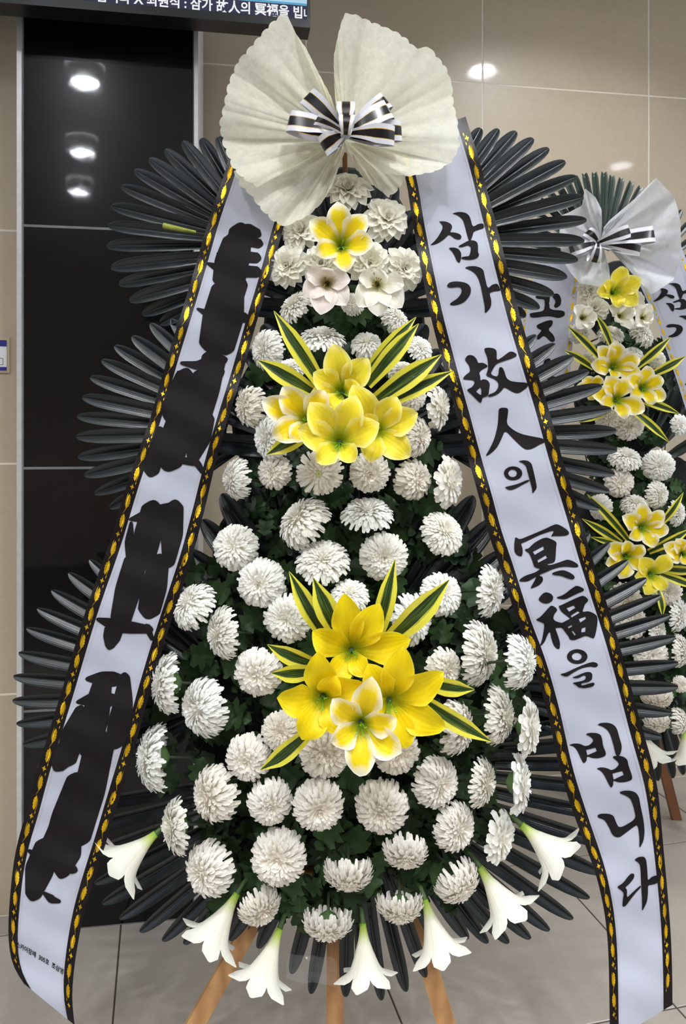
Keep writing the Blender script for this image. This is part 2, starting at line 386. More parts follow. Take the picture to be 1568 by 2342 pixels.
# wall-mounted screen over the granite
tz0, tz1 = 2.268, 2.868; tx1 = onwall(709, Y_TV)[0]; tx0 = tx1 - 1.08
t = thing('wall_screen', 'black framed wall screen with scrolling white message, above the granite', 'screen', W((tx0 + tx1) / 2, tz0, Y_TV))
fr = lambda x, y, z: W(x, z, Y_TV, -y)
m = MB(); m.box(fr, tx0, tx1, 0.012, 0.055, tz0, tz1); m.build('housing', m_black, t, False)
m = MB()
for a in ((tx0, tx1, tz0, tz0 + 0.021), (tx0, tx1, tz1 - 0.014, tz1), (tx0, tx0 + 0.008, tz0 + .021, tz1 - .014), (tx1 - 0.008, tx1, tz0 + .021, tz1 - .014)):
    m.box(fr, a[0], a[1], -0.004, 0.012, a[2], a[3])
m.build('bezel', m_black, t, False)
m = MB(); m.box(fr, tx0 + 0.3, tx0 + 0.5, 0.055, 0.128, tz0 + 0.2, tz0 + 0.45); m.build('wall_bracket', m_black, t, False)
sc_ = link('display', (lambda mm: (mm.box(fr, tx0 + .008, tx1 - .008, 0.004, 0.011, tz0 + .021, tz1 - .014), mm.mesh('display', m_scr, False, wloc(t)))[1])(MB()), t)
zb = tz0 + 0.021 + 0.037
m = MB(); m.box(fr, tx0 + .008, tx1 - .008, 0.002, 0.0035, zb, tz1 - .014); m.build('picture', m_scrb, sc_, False)
m = MB(); m.box(fr, tx0 + .008, tx1 - .008, 0.0015, 0.003, zb, zb + 0.004); m.build('picture_edge', m_scrl, sc_, False)
def text2d(s, size, bold=0.0):
    c = bpy.data.curves.new('text', 'FONT'); c.body = s; c.size = size; c.offset = bold; c.resolution_u = 3
    o = bpy.data.objects.new('text', c); C.objects.link(o); bpy.context.view_layer.update()
    me = o.evaluated_get(bpy.context.evaluated_depsgraph_get()).to_mesh()
    v = [(a.co.x, a.co.y) for a in me.vertices]; f = [tuple(p.vertices) for p in me.polygons]
    o.evaluated_get(bpy.context.evaluated_depsgraph_get()).to_mesh_clear(); bpy.data.objects.remove(o); bpy.data.curves.remove(c); return v, f
v, f = text2d('빕니다 X 최원식 : 삼가 故人의 冥福을 빕', 0.03, 0.0007)
xr_ = onwall(691, Y_TV)[0]; xm = max(a[0] for a in v); xk = min(a[0] for a in text2d('삼', 0.03)[0])
x3 = onwall(435, Y_TV)[0]; full = xm - 0.0
kx = 1.0; sub = text2d('삼가 故人의 冥福을 빕', 0.03, 0.0007)[0]; kx = (xr_ - x3) / (max(a[0] for a in sub) - min(a[0] for a in sub))
m = MB(); m.tri([W(xr_ + (a - xm) * kx, tz0 + 0.0275 + b * 1.08, Y_TV, -0.0025) for a, b in v], f)
e0 = onwall(695, Y_TV)[0]
for q in ((0, 0.008, 0.0035, 0.0065), (0, 0.003, 0.0035, 0.021)):
    m.poly([W(e0 + x, tz0 + 0.0275 + z, Y_TV, -0.0025) for x, z in ((q[0], q[2]), (q[1], q[2]), (q[1], q[3]), (q[0], q[3]))])
m.build('message', m_scrt, sc_, False)
# small sign on the left wall
sx1 = onwall(23, Y_LEFT)[0]; sx0 = sx1 - 0.17
Yl = onwall(15, Y_LEFT)[1]; sz = lambda y: H - (y - HY) / F * Yl
t = thing('room_sign', 'small white sign with navy bands in a beige frame, left wall', 'sign', W((sx0 + sx1) / 2, sz(812), Y_LEFT))
fs = lambda x, y, z: W(x, z, Y_LEFT, -y)
m = MB(); m.box(fs, sx0, sx1, -0.006, 0.0, sz(853), sz(773)); m.build('frame', m_signf, t, False)
e = onwall(17, Y_LEFT)[0]
m = MB(); m.box(fs, sx0 + .006, e, -0.0075, -0.006, sz(848), sz(779)); m.build('face', m_signw, t, False)
for a, b in ((793, 779), (848, 840)):
    m = MB(); m.box(fs, sx0 + .006, e, -0.0085, -0.0075, sz(a), sz(b)); m.build('band', m_signb, t, False)
m = MB(); e2 = onwall(9, Y_LEFT)[0]
for a in ((sx0 + .02, e2, 835.5, 834.5), (sx0 + .02, e2, 821, 820), (e2 - .001, e2, 835, 820.5)):
    m.box(fs, a[0], a[1], -0.008, -0.0075, sz(a[2]), sz(a[3]))
m.build('outline', m_black, t, False)
# ------------------------------------------------------------------ front wreath: stand, palm fans
def YB(py): return 1.58 - 0.00007 * (py - 1000)
def YB2(py): return 2.30 - 0.00006 * (py - 900)
VIEW = Vector((0, -1, 0))
def leg(m, a, b, wa, wb, d=0.02):
    rows = []
    for p, w_ in ((a, wa), (b, wb)):
        rows.append([p + Vector((sx * w_ / 2, sy * d / 2, 0)) for sx, sy in ((-1, -1), (1, -1), (1, 1), (-1, 1))])
    m.grid(rows, close=True); m.poly(rows[0][::-1]); m.poly(rows[1])
def floor_at(px, Y): return Vector(((px - CX) / F * Y, Y, 0))
def disk(m, px, py, rx, ry, Y, dep, n=36):
    c = P(px, py, Y); k = Y / F
    rings = [[c + Vector((rx * k * s * math.cos(a * 2 * math.pi / n), o, ry * k * s * math.sin(a * 2 * math.pi / n))) for a in range(n)] for s, o in ((0.97, 0), (1, 0.004), (1, dep - .004), (0.97, dep))]
    m.grid(rings, close=True); m.poly(rings[0]); m.poly(rings[-1][::-1])
st = thing('wreath_stand', 'pale pine easel with three legs carrying the front funeral wreath', 'stand', (0, 1.52, 0), 'wreath stands')
for a, ay, b, by, w_ in (((562, 2140), 1.53, 376, 1.50, 46), ((766, 2100), 1.55, 766, 1.53, 40), ((962, 2170), 1.53, 1058, 1.50, 44)):
    m = MB(); leg(m, P(a[0], a[1] - 420, ay + .03) if False else P(a[0] + (a[0] - b) * 1.2 * (0 if b == 766 else 1), a[1] - 400, YB(a[1] - 400) + .075), floor_at(b, by), w_ * by / F * 0.9, w_ * by / F); m.build('leg', m_wood, st, False)
m = MB(); leg(m, P(785, 400, YB(400) + .085), P(775, 1950, YB(1950) + .085), 0.04, 0.04); m.build('mast', m_wood, st, False)
m = MB(); m.tube([P(560, 1990, YB(1990) + .075), P(980, 1990, YB(1990) + .075)], 0.012, 6); m.build('crossbar', m_wood, st)
for (px, py, rx, ry) in ((787, 585, 165, 205), (790, 960, 262, 235), (785, 1560, 375, 430), (785, 1270, 300, 215), (787, 745, 185, 165)):
    m = MB(); disk(m, px, py, rx, ry, YB(py) + .035, .03); m.build('board', m_board, st, False)

def leaflet(root, tip, wd, notch=False, bend=0.012):
    m = MB(); n = 12; ax = tip - root; T = ax.normalized(); S = T.cross(VIEW).normalized(); N = S.cross(T)
    if N.dot(VIEW) < 0: N = -N
    prof = [(-1, .56), (-.94, .56), (-.5, .30), (-.1, .05), (-.06, .0), (0, .07), (.06, .0), (.1, .05), (.5, .30), (.94, .56), (1, .56)]
    rows, uvs = [], []
    ts = [0, .15, .3, .45, .6, .72, .8, .87, .92, .96, .985, 1.0]
    for t in ts:
        if notch: wv = wd * (0.6 + 0.4 * min(1, t / .4)) * (1 if t < .9 else 1 - (t - .9) * 3)
        else: wv = wd * (0.5 + 0.5 * min(1, t / .45)) * (1 if t < .74 else math.sqrt(max(0.003, 1 - ((t - .74) / .262) ** 2.3)))
        r = []; q = []
        for u, h in prof:
            tt = t
            if notch and t > 0.98: tt = t - 0.035 * (1 - abs(u)) - (0.012 if abs(u) > .9 else 0)
            r.append(root + ax * tt + S * (u * wv) + N * (h * wv) - VIEW * bend * t * t); q.append((u * .5 + .5, t))
        rows.append(r); uvs.append(q)
    m.grid(rows, uvs); return m
def fan(label, tips, center, group, yb=YB, wpx=17, k=0.0, inner=0.80, dy=0.0, mat=None, notch=False, jit=0.006):
    cen = P(center[0], center[1], yb(center[1]) + .03 + dy)
    t = thing('palm_fan', label, 'palm leaf', cen, group)
    rnd = random.Random(len(label) * 7 + int(tips[0][0]))
    for i, tp in enumerate(tips):
        cx, cy = center
        if k and tp[1] > cy: cy = cy + (tp[1] - cy) * k
        rx, ry = tp[0] + (cx - tp[0]) * inner, tp[1] + (cy - tp[1]) * inner
        yo = (0.006 if i % 2 else -0.002) + rnd.uniform(-jit, jit) + dy
        w_ = (tp[2] if len(tp) > 2 else wpx) * yb(tp[1]) / F * rnd.uniform(.94, 1.06)
        leaflet(P(rx, ry, yb(ry) + .022 + yo), P(tp[0], tp[1], yb(tp[1]) + .012 + yo + rnd.uniform(-.006, .01)), w_, notch).build('leaflet', mat or m_leaflet, t)
    m = MB(); m.tube([cen + Vector((0, .012, -.02)), cen + Vector((0, .012, .02))], 0.012, 6); m.build('hub', m_board, t); return t
G = 'palm fans of the front wreath'
fan('upper left fan of dark glossy palm leaflets in front of the granite', [(497, 308), (457, 312), (415, 318), (374, 337), (337, 358), (303, 385), (273, 422), (250, 468), (243, 513), (240, 560), (250, 610), (268, 648), (292, 686), (322, 718), (362, 740)], (605, 560), G, k=.35)
fan('upper right fan of dark glossy palm leaflets beside the beige tiles', [(1065, 282), (1101, 288), (1142, 290), (1183, 296), (1222, 312), (1258, 335), (1296, 365), (1322, 400), (1338, 447), (1345, 500), (1340, 548), (1325, 592), (1300, 632), (1270, 672), (1237, 703), (1205, 722)], (955, 555), G, k=.35)
fan('middle left fan of dark palm leaflets in front of the granite', [(388, 728), (340, 738), (298, 768), (258, 790), (228, 823), (202, 862), (184, 908), (172, 952), (170, 999), (174, 1046), (188, 1088), (212, 1130), (246, 1163), (285, 1190)], (605, 990), G)
fan('middle right fan of dark palm leaflets overlapping the second wreath', [(1190, 748), (1229, 765), (1273, 785), (1315, 813), (1350, 848), (1380, 882), (1402, 935), (1413, 985), (1415, 1030), (1410, 1085), (1397, 1125), (1376, 1165), (1330, 1195)], (965, 1000), G)
fan('lower left fan of dark palm leaflets reaching the steel trim', [(245, 1262), (200, 1282), (152, 1313), (113, 1353), (80, 1395), (55, 1440), (37, 1497), (25, 1551), (23, 1607), (32, 1660), (47, 1708), (80, 1760), (120, 1800)], (560, 1590), G)
fan('lower right fan of dark palm leaflets in front of the second wreath', [(1352, 1222), (1398, 1243), (1440, 1283), (1483, 1325), (1515, 1365), (1537, 1410), (1550, 1460), (1556, 1520), (1556, 1575), (1540, 1635), (1518, 1690), (1480, 1740)], (1010, 1560), G)
fan('bottom left fan of dark palm leaflets spread over the floor', [(150, 1850), (165, 1905), (185, 1965), (212, 2028), (229, 2075), (269, 2110), (316, 2140), (368, 2161), (417, 2168), (476, 2171), (522, 2160), (568, 2150), (588, 2178)], (770, 1745), G, inner=.72)
fan('bottom right fan of dark palm leaflets behind the hanging trumpet lilies', [(665, 2237), (710, 2283), (790, 2290), (835, 2276), (873, 2298), (930, 2278), (975, 2245), (1020, 2195), (1072, 2157), (1118, 2166), (1166, 2166), (1216, 2156), (1260, 2137), (1314, 2110), (1352, 2062), (1385, 2005), (1405, 1940), (1420, 1875), (1425, 1810), (1420, 1750), (1410, 1695), (1398, 1640)], (800, 1735), G, inner=.72)
fan('inner fan of dark palm leaflets behind the topmost ivory flowers', [(560, 700), (575, 640), (600, 560), (625, 480), (680, 420), (730, 395), (850, 390), (905, 420), (950, 480), (975, 560), (1000, 640), (1030, 700)], (785, 720), G, inner=.7, dy=-.012, wpx=22)
fan('inner fan of dark palm leaflets behind the upper yellow lily cluster', [(470, 1010), (500, 940), (530, 870), (560, 800), (600, 740), (650, 700), (920, 700), (975, 740), (1010, 800), (1050, 870), (1080, 940), (1120, 1010)], (787, 1040), G, inner=.7, dy=-.012, wpx=24)
fan('inner fan of dark palm leaflets under the middle row of chrysanthemums', [(380, 1400), (400, 1330), (425, 1260), (460, 1190), (505, 1130), (560, 1090), (640, 1070), (720, 1060), (800, 1060), (880, 1060), (960, 1075), (1030, 1095), (1085, 1135), (1130, 1190), (1160, 1260), (1185, 1330), (1200, 1400)], (785, 1560), G, inner=.72, dy=-.012, wpx=26)
# cut stalk lying on a left leaflet
p0, p1, p2 = P(374, 516, 1.572), P(405, 523, 1.568), P(448, 531, 1.575)
m = MB(); m.tube([p0, p1, p2], [.006, .0052, .003], 8); o = m.build('cut_stalk', m_stub); tag(o, 'short green cut flower stalk lying on an upper left palm leaflet', 'stem')

G2 = 'palm fans of the second wreath'
fan('upright fan of notched green palm leaflets above the second bow', [(1212, 560), (1216, 520), (1222, 482), (1234, 452), (1250, 430), (1272, 414), (1293, 404), (1315, 398), (1337, 391), (1360, 389), (1383, 388), (1402, 396), (1424, 402), (1448, 410), (1469, 422)], (1372, 600), G2, YB2, 8.5, inner=.85, mat=m_leaflet2, notch=True, dy=.03)
fan('right fan of green palm leaflets at the frame edge, beside the second bow', [(1562, 477), (1590, 495), (1612, 525), (1630, 565), (1640, 605), (1640, 650)], (1455, 640), G2, YB2, 9, inner=.8, mat=m_leaflet2, dy=.03)
fan('green palm leaflets behind the right banner of the second wreath', [(1590, 720), (1600, 760), (1610, 805), (1615, 850), (1610, 900), (1600, 950), (1590, 1000)], (1440, 860), G2, YB2, 9.5, inner=.75, mat=m_leaflet2, notch=True, dy=.02)
fan('dark palm leaflets hanging at the foot of the second wreath', [(1440, 1740), (1470, 1775), (1507, 1790), (1542, 1784), (1566, 1776), (1596, 1755), (1625, 1720)], (1470, 1480), G2, YB2, 11, inner=.6, mat=m_leaflet, dy=.02)
fan('inner dark palm leaflets behind the second wreath lilies', [(1300, 1060), (1310, 980), (1320, 900), (1350, 840), (1400, 790), (1460, 780), (1520, 800), (1560, 850), (1590, 920), (1600, 1000)], (1450, 1090), G2, YB2, 13, inner=.6, mat=m_leaflet2, dy=.0)
st2 = thing('wreath_stand', 'brown wooden stand leg and dark board behind the second wreath', 'stand', floor_at(1546, 2.52), 'wreath stands')
m = MB(); leg(m, P(1500, 1690, 2.44), floor_at(1546, 2.52), 0.028, 0.03); m.build('leg', m_wood2, st2, False)
m = MB(); leg(m, P(1700, 1640, 2.32), floor_at(1790, 2.2), 0.03, 0.03); m.build('leg', m_wood2, st2, False)
m = MB(); leg(m, P(1425, 650, YB2(650) + .07), P(1475, 1690, YB2(1690) + .07), 0.03, 0.03); m.build('mast', m_wood2, st2, False)
for (px, py, rx, ry) in ((1415, 690, 75, 95), (1440, 900, 125, 140), (1490, 1330, 200, 300)):
    m = MB(); disk(m, px, py, rx, ry, YB2(py) + .035, .025); m.build('board', m_board, st2, False)
# ------------------------------------------------------------------ hanging banners
class Banner:
    """a long printed ribbon given by its two edges; u = 0 on edge A, 1 on edge B, s = 0..1 down its length"""
    def __init__(s, A, B, yf, name, label, group, mat, bordermat, bw=0.142, n=90):
        s.A = smooth_pts(resample(A, n), 3); s.B = smooth_pts(resample(B, n), 3); s.n = n; s.yf = yf
        mid = [((a[0] + b[0]) / 2, (a[1] + b[1]) / 2) for a, b in zip(s.A, s.B)]
        s.len = sum(math.hypot(q[0] - p[0], q[1] - p[1]) for p, q in zip(mid, mid[1:]))
        s.t = thing(name, label, 'ribbon', P(mid[0][0], mid[0][1], yf(*mid[0])), group); s.bw = bw
        us = [bw, .25, .4, .5, .6, .75, 1 - bw]
        m = MB(); m.grid([[s.at(u, k / (n - 1)) for u in us] for k in range(n)]); m.build('band', mat, s.t)
        for u0, u1 in ((0, bw), (1 - bw, 1)):
            m = MB(); m.grid([[s.at(lerp(u0, u1, j / 3), k / (n - 1), .0006) for j in range(4)] for k in range(n)]); m.build('border', bordermat, s.t)
        m = MB()
        for u in (bw + .028, 1 - bw - .028):
            m.grid([[s.at(u - .004, k / (n - 1), .0005), s.at(u + .004, k / (n - 1), .0005)] for k in range(n)])
        m.build('seam', m_seam, s.t)
    def px(s, u, v):
        f = max(0, min(.99999, v)) * (s.n - 1); i = int(f); r = f - i
        a = (lerp(s.A[i][0], s.A[i + 1][0], r), lerp(s.A[i][1], s.A[i + 1][1], r)); b = (lerp(s.B[i][0], s.B[i + 1][0], r), lerp(s.B[i][1], s.B[i + 1][1], r))
        return lerp(a[0], b[0], u), lerp(a[1], b[1], u)
    def lift(s, x, y, e): return P(x, y, s.yf(x, y) - e)
    def at(s, u, v, e=0.0):
        x, y = s.px(u, v); return s.lift(x, y, e)
    def glyph(s, parts, tr, name='character', mat=None):
        m = MB()
        for outer, holes in parts:
            o = [tr(p) for p in chaikin(outer, 2)]; h = [[tr(p) for p in q] for q in holes]
            v, f = flat_shape(o, h); m.tri([s.lift(x, y, .0012) for x, y in v], f)
        return m.build(name, mat or m_ink, s.t, False)
    def gold(s, side, period=113.0, flip=1, size=1.0, phase=0.0, mat=None):
        """gold foil print of one border: a star, two leaves with a tendril, over and over"""
        m = MB(); bw = s.bw
        def put(poly, v0, fl=1):
            pts = []
            for a, b in poly:          # a along (px), b across -1..1
                u = bw / 2 + fl * flip * b * bw * .44
                pts.append((v0 + a / s.len, u if side == 0 else 1 - u))
            for v, u in pts:
                if v < 0.002 or v > .985: return
            c = (sum(p[0] for p in pts) / len(pts), sum(p[1] for p in pts) / len(pts)); b0 = len(m.v)
            q = [s.at(u, v, .0013) for v, u in pts]
            vv, ff = flat_shape([(v * s.len, u * 200) for v, u in pts], (), 1e9)
            m.tri([s.at(y / 200, x / s.len, .0013) for x, y in vv], ff)
        leaf = [(-21, .1), (-16, -.25), (-10, -.42), (-8, -.3), (-3, -.55), (0, -.42), (5, -.6), (8, -.42), (13, -.5), (15, -.3), (22, -.05), (17, .18), (8, .3), (-2, .38), (-12, .3)]
        vein = [(-24, .42), (-14, .52), (0, .56), (10, .46), (17, .3), (10, .36), (0, .46), (-14, .42)]
        star = [(-9, .05), (-3, .2), (0, .55), (3, .2), (9, .05), (3, -.12), (0, -.5), (-3, -.12)]
        drop = [(-5, 0), (0, .14), (6, .02), (0, -.1)]
        ten = [(-13, -.34), (-6, -.1), (2, .12), (12, .36), (3, .22), (-6, .02)]
        sc = lambda p, k=1.0: [(a * size * k * .8, b * k * .86) for a, b in p]
        n = int(s.len / period) + 2
        for i in range(-1, n):
            v = (i * period + phase) / s.len; d = period / s.len
            put(sc(star), v); put([(a + 11 * size, b - .5) for a, b in sc(drop)], v); put([(a - 11 * size, b - .45) for a, b in sc(drop)], v)
            put(sc(leaf), v + d * .30); put(sc(vein), v + d * .30); put(sc(ten), v + d * .5)
            put([(-a, b) for a, b in sc(leaf)][::-1], v + d * .72, -1); put([(-a, b) for a, b in sc(vein)][::-1], v + d * .72, -1)
        o = m.build('gold_print', mat or m_gold, s.t, False); o['kind'] = 'stuff'; return o

def YR(x, y): return YB(y) - .118 + .0035 * math.sin(y / 43.0 + x / 70.0) + .002 * math.sin(y / 17.0 - x / 31.0) - (.00008 * max(0, y - 1950))
def YRl(x, y): return YR(x, y)
LA = [(530, 340), (520, 370), (505, 425), (483, 480), (452, 590), (423, 689), (385, 810), (346, 950), (318, 1030), (294, 1094), (251, 1238), (196, 1394), (140, 1584), (88, 1750), (59, 1865), (43, 1910), (30, 1975), (24, 2035), (18, 2115), (19, 2165), (29, 2217), (55, 2250)]
LB = [(692, 392), (683, 415), (648, 518), (617, 637), (585, 741), (552, 862), (519, 963), (493, 1055), (464, 1182), (447, 1245), (441, 1270), (395, 1410), (369, 1492), (340, 1590), (311, 1700), (275, 1819), (243, 1925), (217, 2006), (191, 2089), (174, 2178), (164, 2261), (165, 2310), (171, 2345)]
RA = [(903, 318), (916, 370), (930, 414), (942, 506), (955, 578), (969, 650), (983, 721), (1028, 893), (1047, 961), (1069, 1047), (1096, 1139), (1118, 1230), (1136, 1275), (1152, 1324), (1185, 1431), (1218, 1509), (1251, 1625), (1281, 1769), (1303, 1840), (1331, 1916), (1364, 2001), (1384, 2095), (1391, 2174), (1393, 2285), (1394, 2385)]
RBd = [(1055, 262), (1064, 268), (1094, 360), (1135, 516), (1162, 619), (1190, 730), (1225, 842), (1254, 934), (1286, 1053), (1311, 1129), (1334, 1207), (1345, 1250), (1376, 1345), (1411, 1457), (1437, 1550), (1456, 1621), (1472, 1681), (1492, 1747), (1503, 1793), (1511, 1875), (1517, 1946), (1525, 2028), (1534, 2143), (1537, 2235), (1537, 2298)]
RBd = [(1064, 267)] + RBd[2:]
left = Banner(LA, LB, YRl, 'condolence_banner', 'white satin banner with heavily inked lettering, left of the front wreath', 'condolence banners', m_satin, m_border)
right = Banner(RA, RBd, YR, 'condolence_banner', 'white satin banner with twelve clear brush characters, right of the front wreath', 'condolence banners', m_satin, m_border)
for b in (left, right):
    b.gold(0, phase=20, flip=-1); b.gold(1, phase=48, flip=-1)
A_ = lambda p: (930 + p[0] / 4.878, 250 + p[1] / 4.878)
B_ = lambda p: (1020 + p[0] / 4.878, 750 + p[1] / 4.878)
C_ = lambda p: (1140 + p[0] / 4.878, 1150 + p[1] / 4.878)
D_ = lambda p: (1250 + p[0] / 4.909, 1600 + p[1] / 4.909)
E_ = lambda p: (1250 + p[0] / 4.93, 1900 + p[1] / 4.93)
def ell(cx, cy, rx, ry, rot=0.0, n=28): return [(cx + rx * math.cos(a) * math.cos(rot) - ry * math.sin(a) * math.sin(rot), cy + rx * math.cos(a) * math.sin(rot) + ry * math.sin(a) * math.cos(rot)) for a in [i * 2 * math.pi / n for i in range(n)]]
SAM = [([(355,1250),(430,1248),(490,1275),(508,1310),(490,1355),(478,1372),(530,1372),(590,1390),(612,1420),(600,1448),(570,1455),(530,1440),(500,1415),(465,1395),(420,1445),(370,1480),(310,1510),(255,1517),(300,1480),(350,1420),(395,1340),(400,1300),(380,1270)], []),
 ([(505,1165),(540,1150),(600,1143),(660,1155),(695,1185),(712,1230),(735,1315),(790,1280),(850,1268),(865,1325),(800,1345),(760,1358),(742,1372),(730,1420),(710,1468),(690,1466),(665,1380),(640,1280),(620,1230),(580,1190),(540,1172)], []),
 ([(460,1545),(530,1540),(580,1560),(605,1600),(606,1660),(595,1700),(580,1715),(555,1690),(530,1630),(500,1580)], []),
 ([(568,1530),(620,1500),(690,1462),(740,1460),(785,1480),(795,1530),(792,1595),(808,1620),(790,1655),(740,1675),(680,1680),(605,1668),(610,1650),(650,1640),(690,1640),(705,1610),(712,1570),(712,1535),(680,1515),(640,1530),(600,1540)], [])]
GA = [([(445,1965),(475,1930),(540,1918),(620,1925),(680,1945),(712,1985),(715,2040),(690,2095),(640,2150),(580,2180),(510,2190),(475,2175),(500,2150),(560,2115),(600,2065),(615,2020),(600,1985),(560,1980),(500,1990),(460,1985)], []),
 ([(640,1770),(690,1750),(760,1748),(820,1765),(855,1795),(865,1850),(900,2005),(950,1955),(1010,1942),(1040,2000),(1045,2025),(980,2030),(930,2045),(922,2060),(940,2120),(942,2180),(925,2225),(868,2285),(870,2200),(855,2130),(830,2000),(800,1890),(760,1830),(700,1790)], [])]
GO = [([(205,350),(240,300),(300,305),(340,345),(355,395),(400,385),(445,405),(468,430),(400,465),(365,500),(380,540),(380,590),(410,570),(460,580),(488,620),(480,680),(470,760),(405,775),(400,800),(385,845),(330,790),(260,720),(225,690),(290,660),(320,610),(300,580),(240,580),(178,570),(220,520),(268,490),(255,420),(225,385)], [[(330,710),(380,660),(392,690),(390,745),(375,745)]]),
 ([(422,230),(460,218),(530,225),(565,255),(560,365),(620,330),(700,265),(740,262),(785,290),(785,315),(720,345),(620,375),(560,400),(530,440),(490,520),(580,550),(588,440),(620,435),(645,470),(670,560),(720,595),(800,605),(905,610),(915,655),(820,725),(770,730),(700,690),(645,660),(620,700),(560,750),(470,774),(468,745),(540,720),(580,670),(582,610),(540,570),(440,535),(460,480),(468,440),(460,330),(430,265)], [])]
IN = [([(585,890),(690,890),(690,950),(670,1070),(750,1140),(840,1185),(960,1210),(1090,1235),(1105,1275),(1040,1300),(970,1345),(900,1360),(850,1335),(760,1250),(655,1140),(620,1230),(570,1330),(500,1400),(430,1440),(490,1340),(540,1230),(575,1080),(582,980)], [])]
UI = [(ell(745,1622,103,78), [ell(740,1622,48,42)]), ([(650,1775),(720,1760),(800,1740),(915,1690),(935,1705),(850,1750),(780,1790),(720,1812),(680,1800)], []), ([(800,1490),(850,1475),(910,1480),(950,1510),(965,1560),(1005,1740),(1010,1790),(960,1855),(958,1800),(940,1730),(905,1600),(890,1540),(850,1505)], [])]
MYEONG = [([(185,380),(235,410),(330,370),(500,300),(600,250),(650,235),(720,270),(780,315),(785,350),(740,370),(600,370),(578,382),(615,320),(600,308),(450,360),(300,435),(245,455),(265,500),(268,560),(255,600),(210,590),(175,550),(172,470),(180,410)], []),
 ([(290,515),(330,512),(400,440),(520,380),(600,410),(648,440),(640,490),(632,650),(600,672),(545,680),(540,692),(580,695),(700,655),(765,630),(830,650),(888,690),(885,720),(820,720),(740,710),(640,725),(520,775),(440,810),(490,825),(495,870),(450,925),(348,962),(370,920),(400,870),(420,820),(380,845),(320,880),(230,880),(230,855),(300,810),(400,780),(470,735),(395,720),(380,660),(340,560),(300,540)], [[(380,545),(495,485),(505,520),(400,580)], [(430,640),(525,585),(540,615),(440,668)]]),
 ([(590,785),(650,762),(720,748),(790,775),(840,810),(850,840),(820,858),(760,840),(700,815),(605,805)], [])]
BOK = [([(435,1075),(510,992),(580,1010),(612,1050),(595,1100),(540,1128),(480,1115)], []), ([(640,1055),(720,1030),(820,950),(870,920),(950,955),(950,985),(880,1010),(800,1050),(740,1080),(660,1070)], []),
 ([(405,1305),(460,1280),(540,1190),(585,1140),(640,1170),(655,1200),(620,1240),(605,1290),(630,1320),(700,1340),(715,1335),(780,1300),(800,1290),(700,1220),(665,1150),(690,1145),(760,1110),(880,1055),(940,1032),(990,1065),(1000,1095),(960,1130),(950,1165),(930,1220),(1005,1205),(1090,1250),(1105,1300),(1090,1420),(1065,1515),(1030,1505),(970,1480),(900,1510),(840,1535),(790,1525),(785,1500),(740,1440),(705,1390),(640,1395),(630,1400),(660,1480),(685,1560),(680,1630),(650,1632),(610,1590),(585,1510),(570,1430),(540,1480),(510,1560),(450,1612),(480,1540),(500,1440),(510,1350),(480,1335)], [[(755,1175),(835,1145),(855,1170),(785,1215)], [(805,1255),(880,1210),(905,1225),(810,1280)], [(770,1385),(815,1360),(818,1380),(780,1400)], [(892,1295),(968,1270),(970,1295),(910,1335)], [(810,1430),(830,1430),(860,1470),(845,1480)], [(925,1400),(968,1385),(965,1440),(920,1445)]])]
EUL = [(ell(875,1715,115,82), [ell(870,1715,55,42)]), ([(675,1910),(740,1900),(840,1850),(960,1800),(1050,1772),(1100,1790),(1108,1815),(1080,1838),(1020,1825),(920,1845),(820,1900),(755,1945)], []), ([(810,1950),(870,1930),(960,1890),(1010,1885),(1045,1905),(1042,1970),(1000,2000),(930,2010),(915,2025),(930,2040),(1030,2008),(1060,2005),(1072,2022),(1050,2050),(960,2070),(890,2060),(860,2030),(815,2010),(870,2000),(960,1980),(975,1940),(955,1920),(880,1960)], [])]
BIP = [([(242,512),(300,492),(370,495),(430,525),(480,510),(520,470),(515,440),(470,405),(430,390),(480,372),(560,375),(605,395),(622,450),(630,520),(665,600),(655,635),(580,660),(510,658),(450,635),(445,690),(412,720),(380,660),(340,570),(300,525)], [[(440,565),(545,540),(560,580),(455,625)]]), ([(565,285),(600,262),(680,258),(740,275),(785,320),(810,410),(842,520),(835,580),(810,635),(775,630),(750,520),(715,400),(680,340),(620,300)], []),
 ([(550,775),(610,758),(680,770),(720,795),(770,775),(810,730),(800,700),(725,640),(800,628),(860,640),(905,675),(915,740),(962,870),(950,905),(880,928),(800,930),(745,905),(745,960),(720,995),(690,940),(640,840),(600,795)], [[(735,830),(845,803),(862,845),(750,898)]])]
NI = [([(802,1045),(860,1022),(940,1022),(1000,1045),(1035,1095),(1050,1190),(1085,1350),(1098,1480),(1085,1590),(1035,1680),(1040,1560),(1020,1400),(960,1440),(880,1500),(820,1545),(770,1545),(730,1510),(700,1440),(650,1350),(570,1325),(570,1295),(610,1280),(700,1282),(750,1305),(770,1360),(800,1430),(850,1430),(1000,1340),(980,1230),(945,1120),(900,1085)], [])]
DA = [([(785,635),(860,590),(910,520),(950,480),(985,485),(985,530),(930,600),(880,640),(905,665),(900,760),(960,700),(1060,610),(1060,640),(1000,700),(930,790),(890,850),(850,860),(855,780),(870,700),(830,665)], []), ([(982,330),(1030,295),(1090,290),(1120,320),(1135,480),(1137,565),(1180,520),(1240,500),(1270,530),(1250,590),(1180,610),(1138,615),(1140,700),(1130,800),(1070,920),(1075,820),(1062,600),(1055,400),(1030,355)], [])]
for g, tr in ((SAM, A_), (GA, A_), (GO, B_), (IN, B_), (UI, B_), (MYEONG, C_), (BOK, C_), (EUL, C_), (BIP, D_), (NI, D_), (DA, E_)): right.glyph(g, tr)
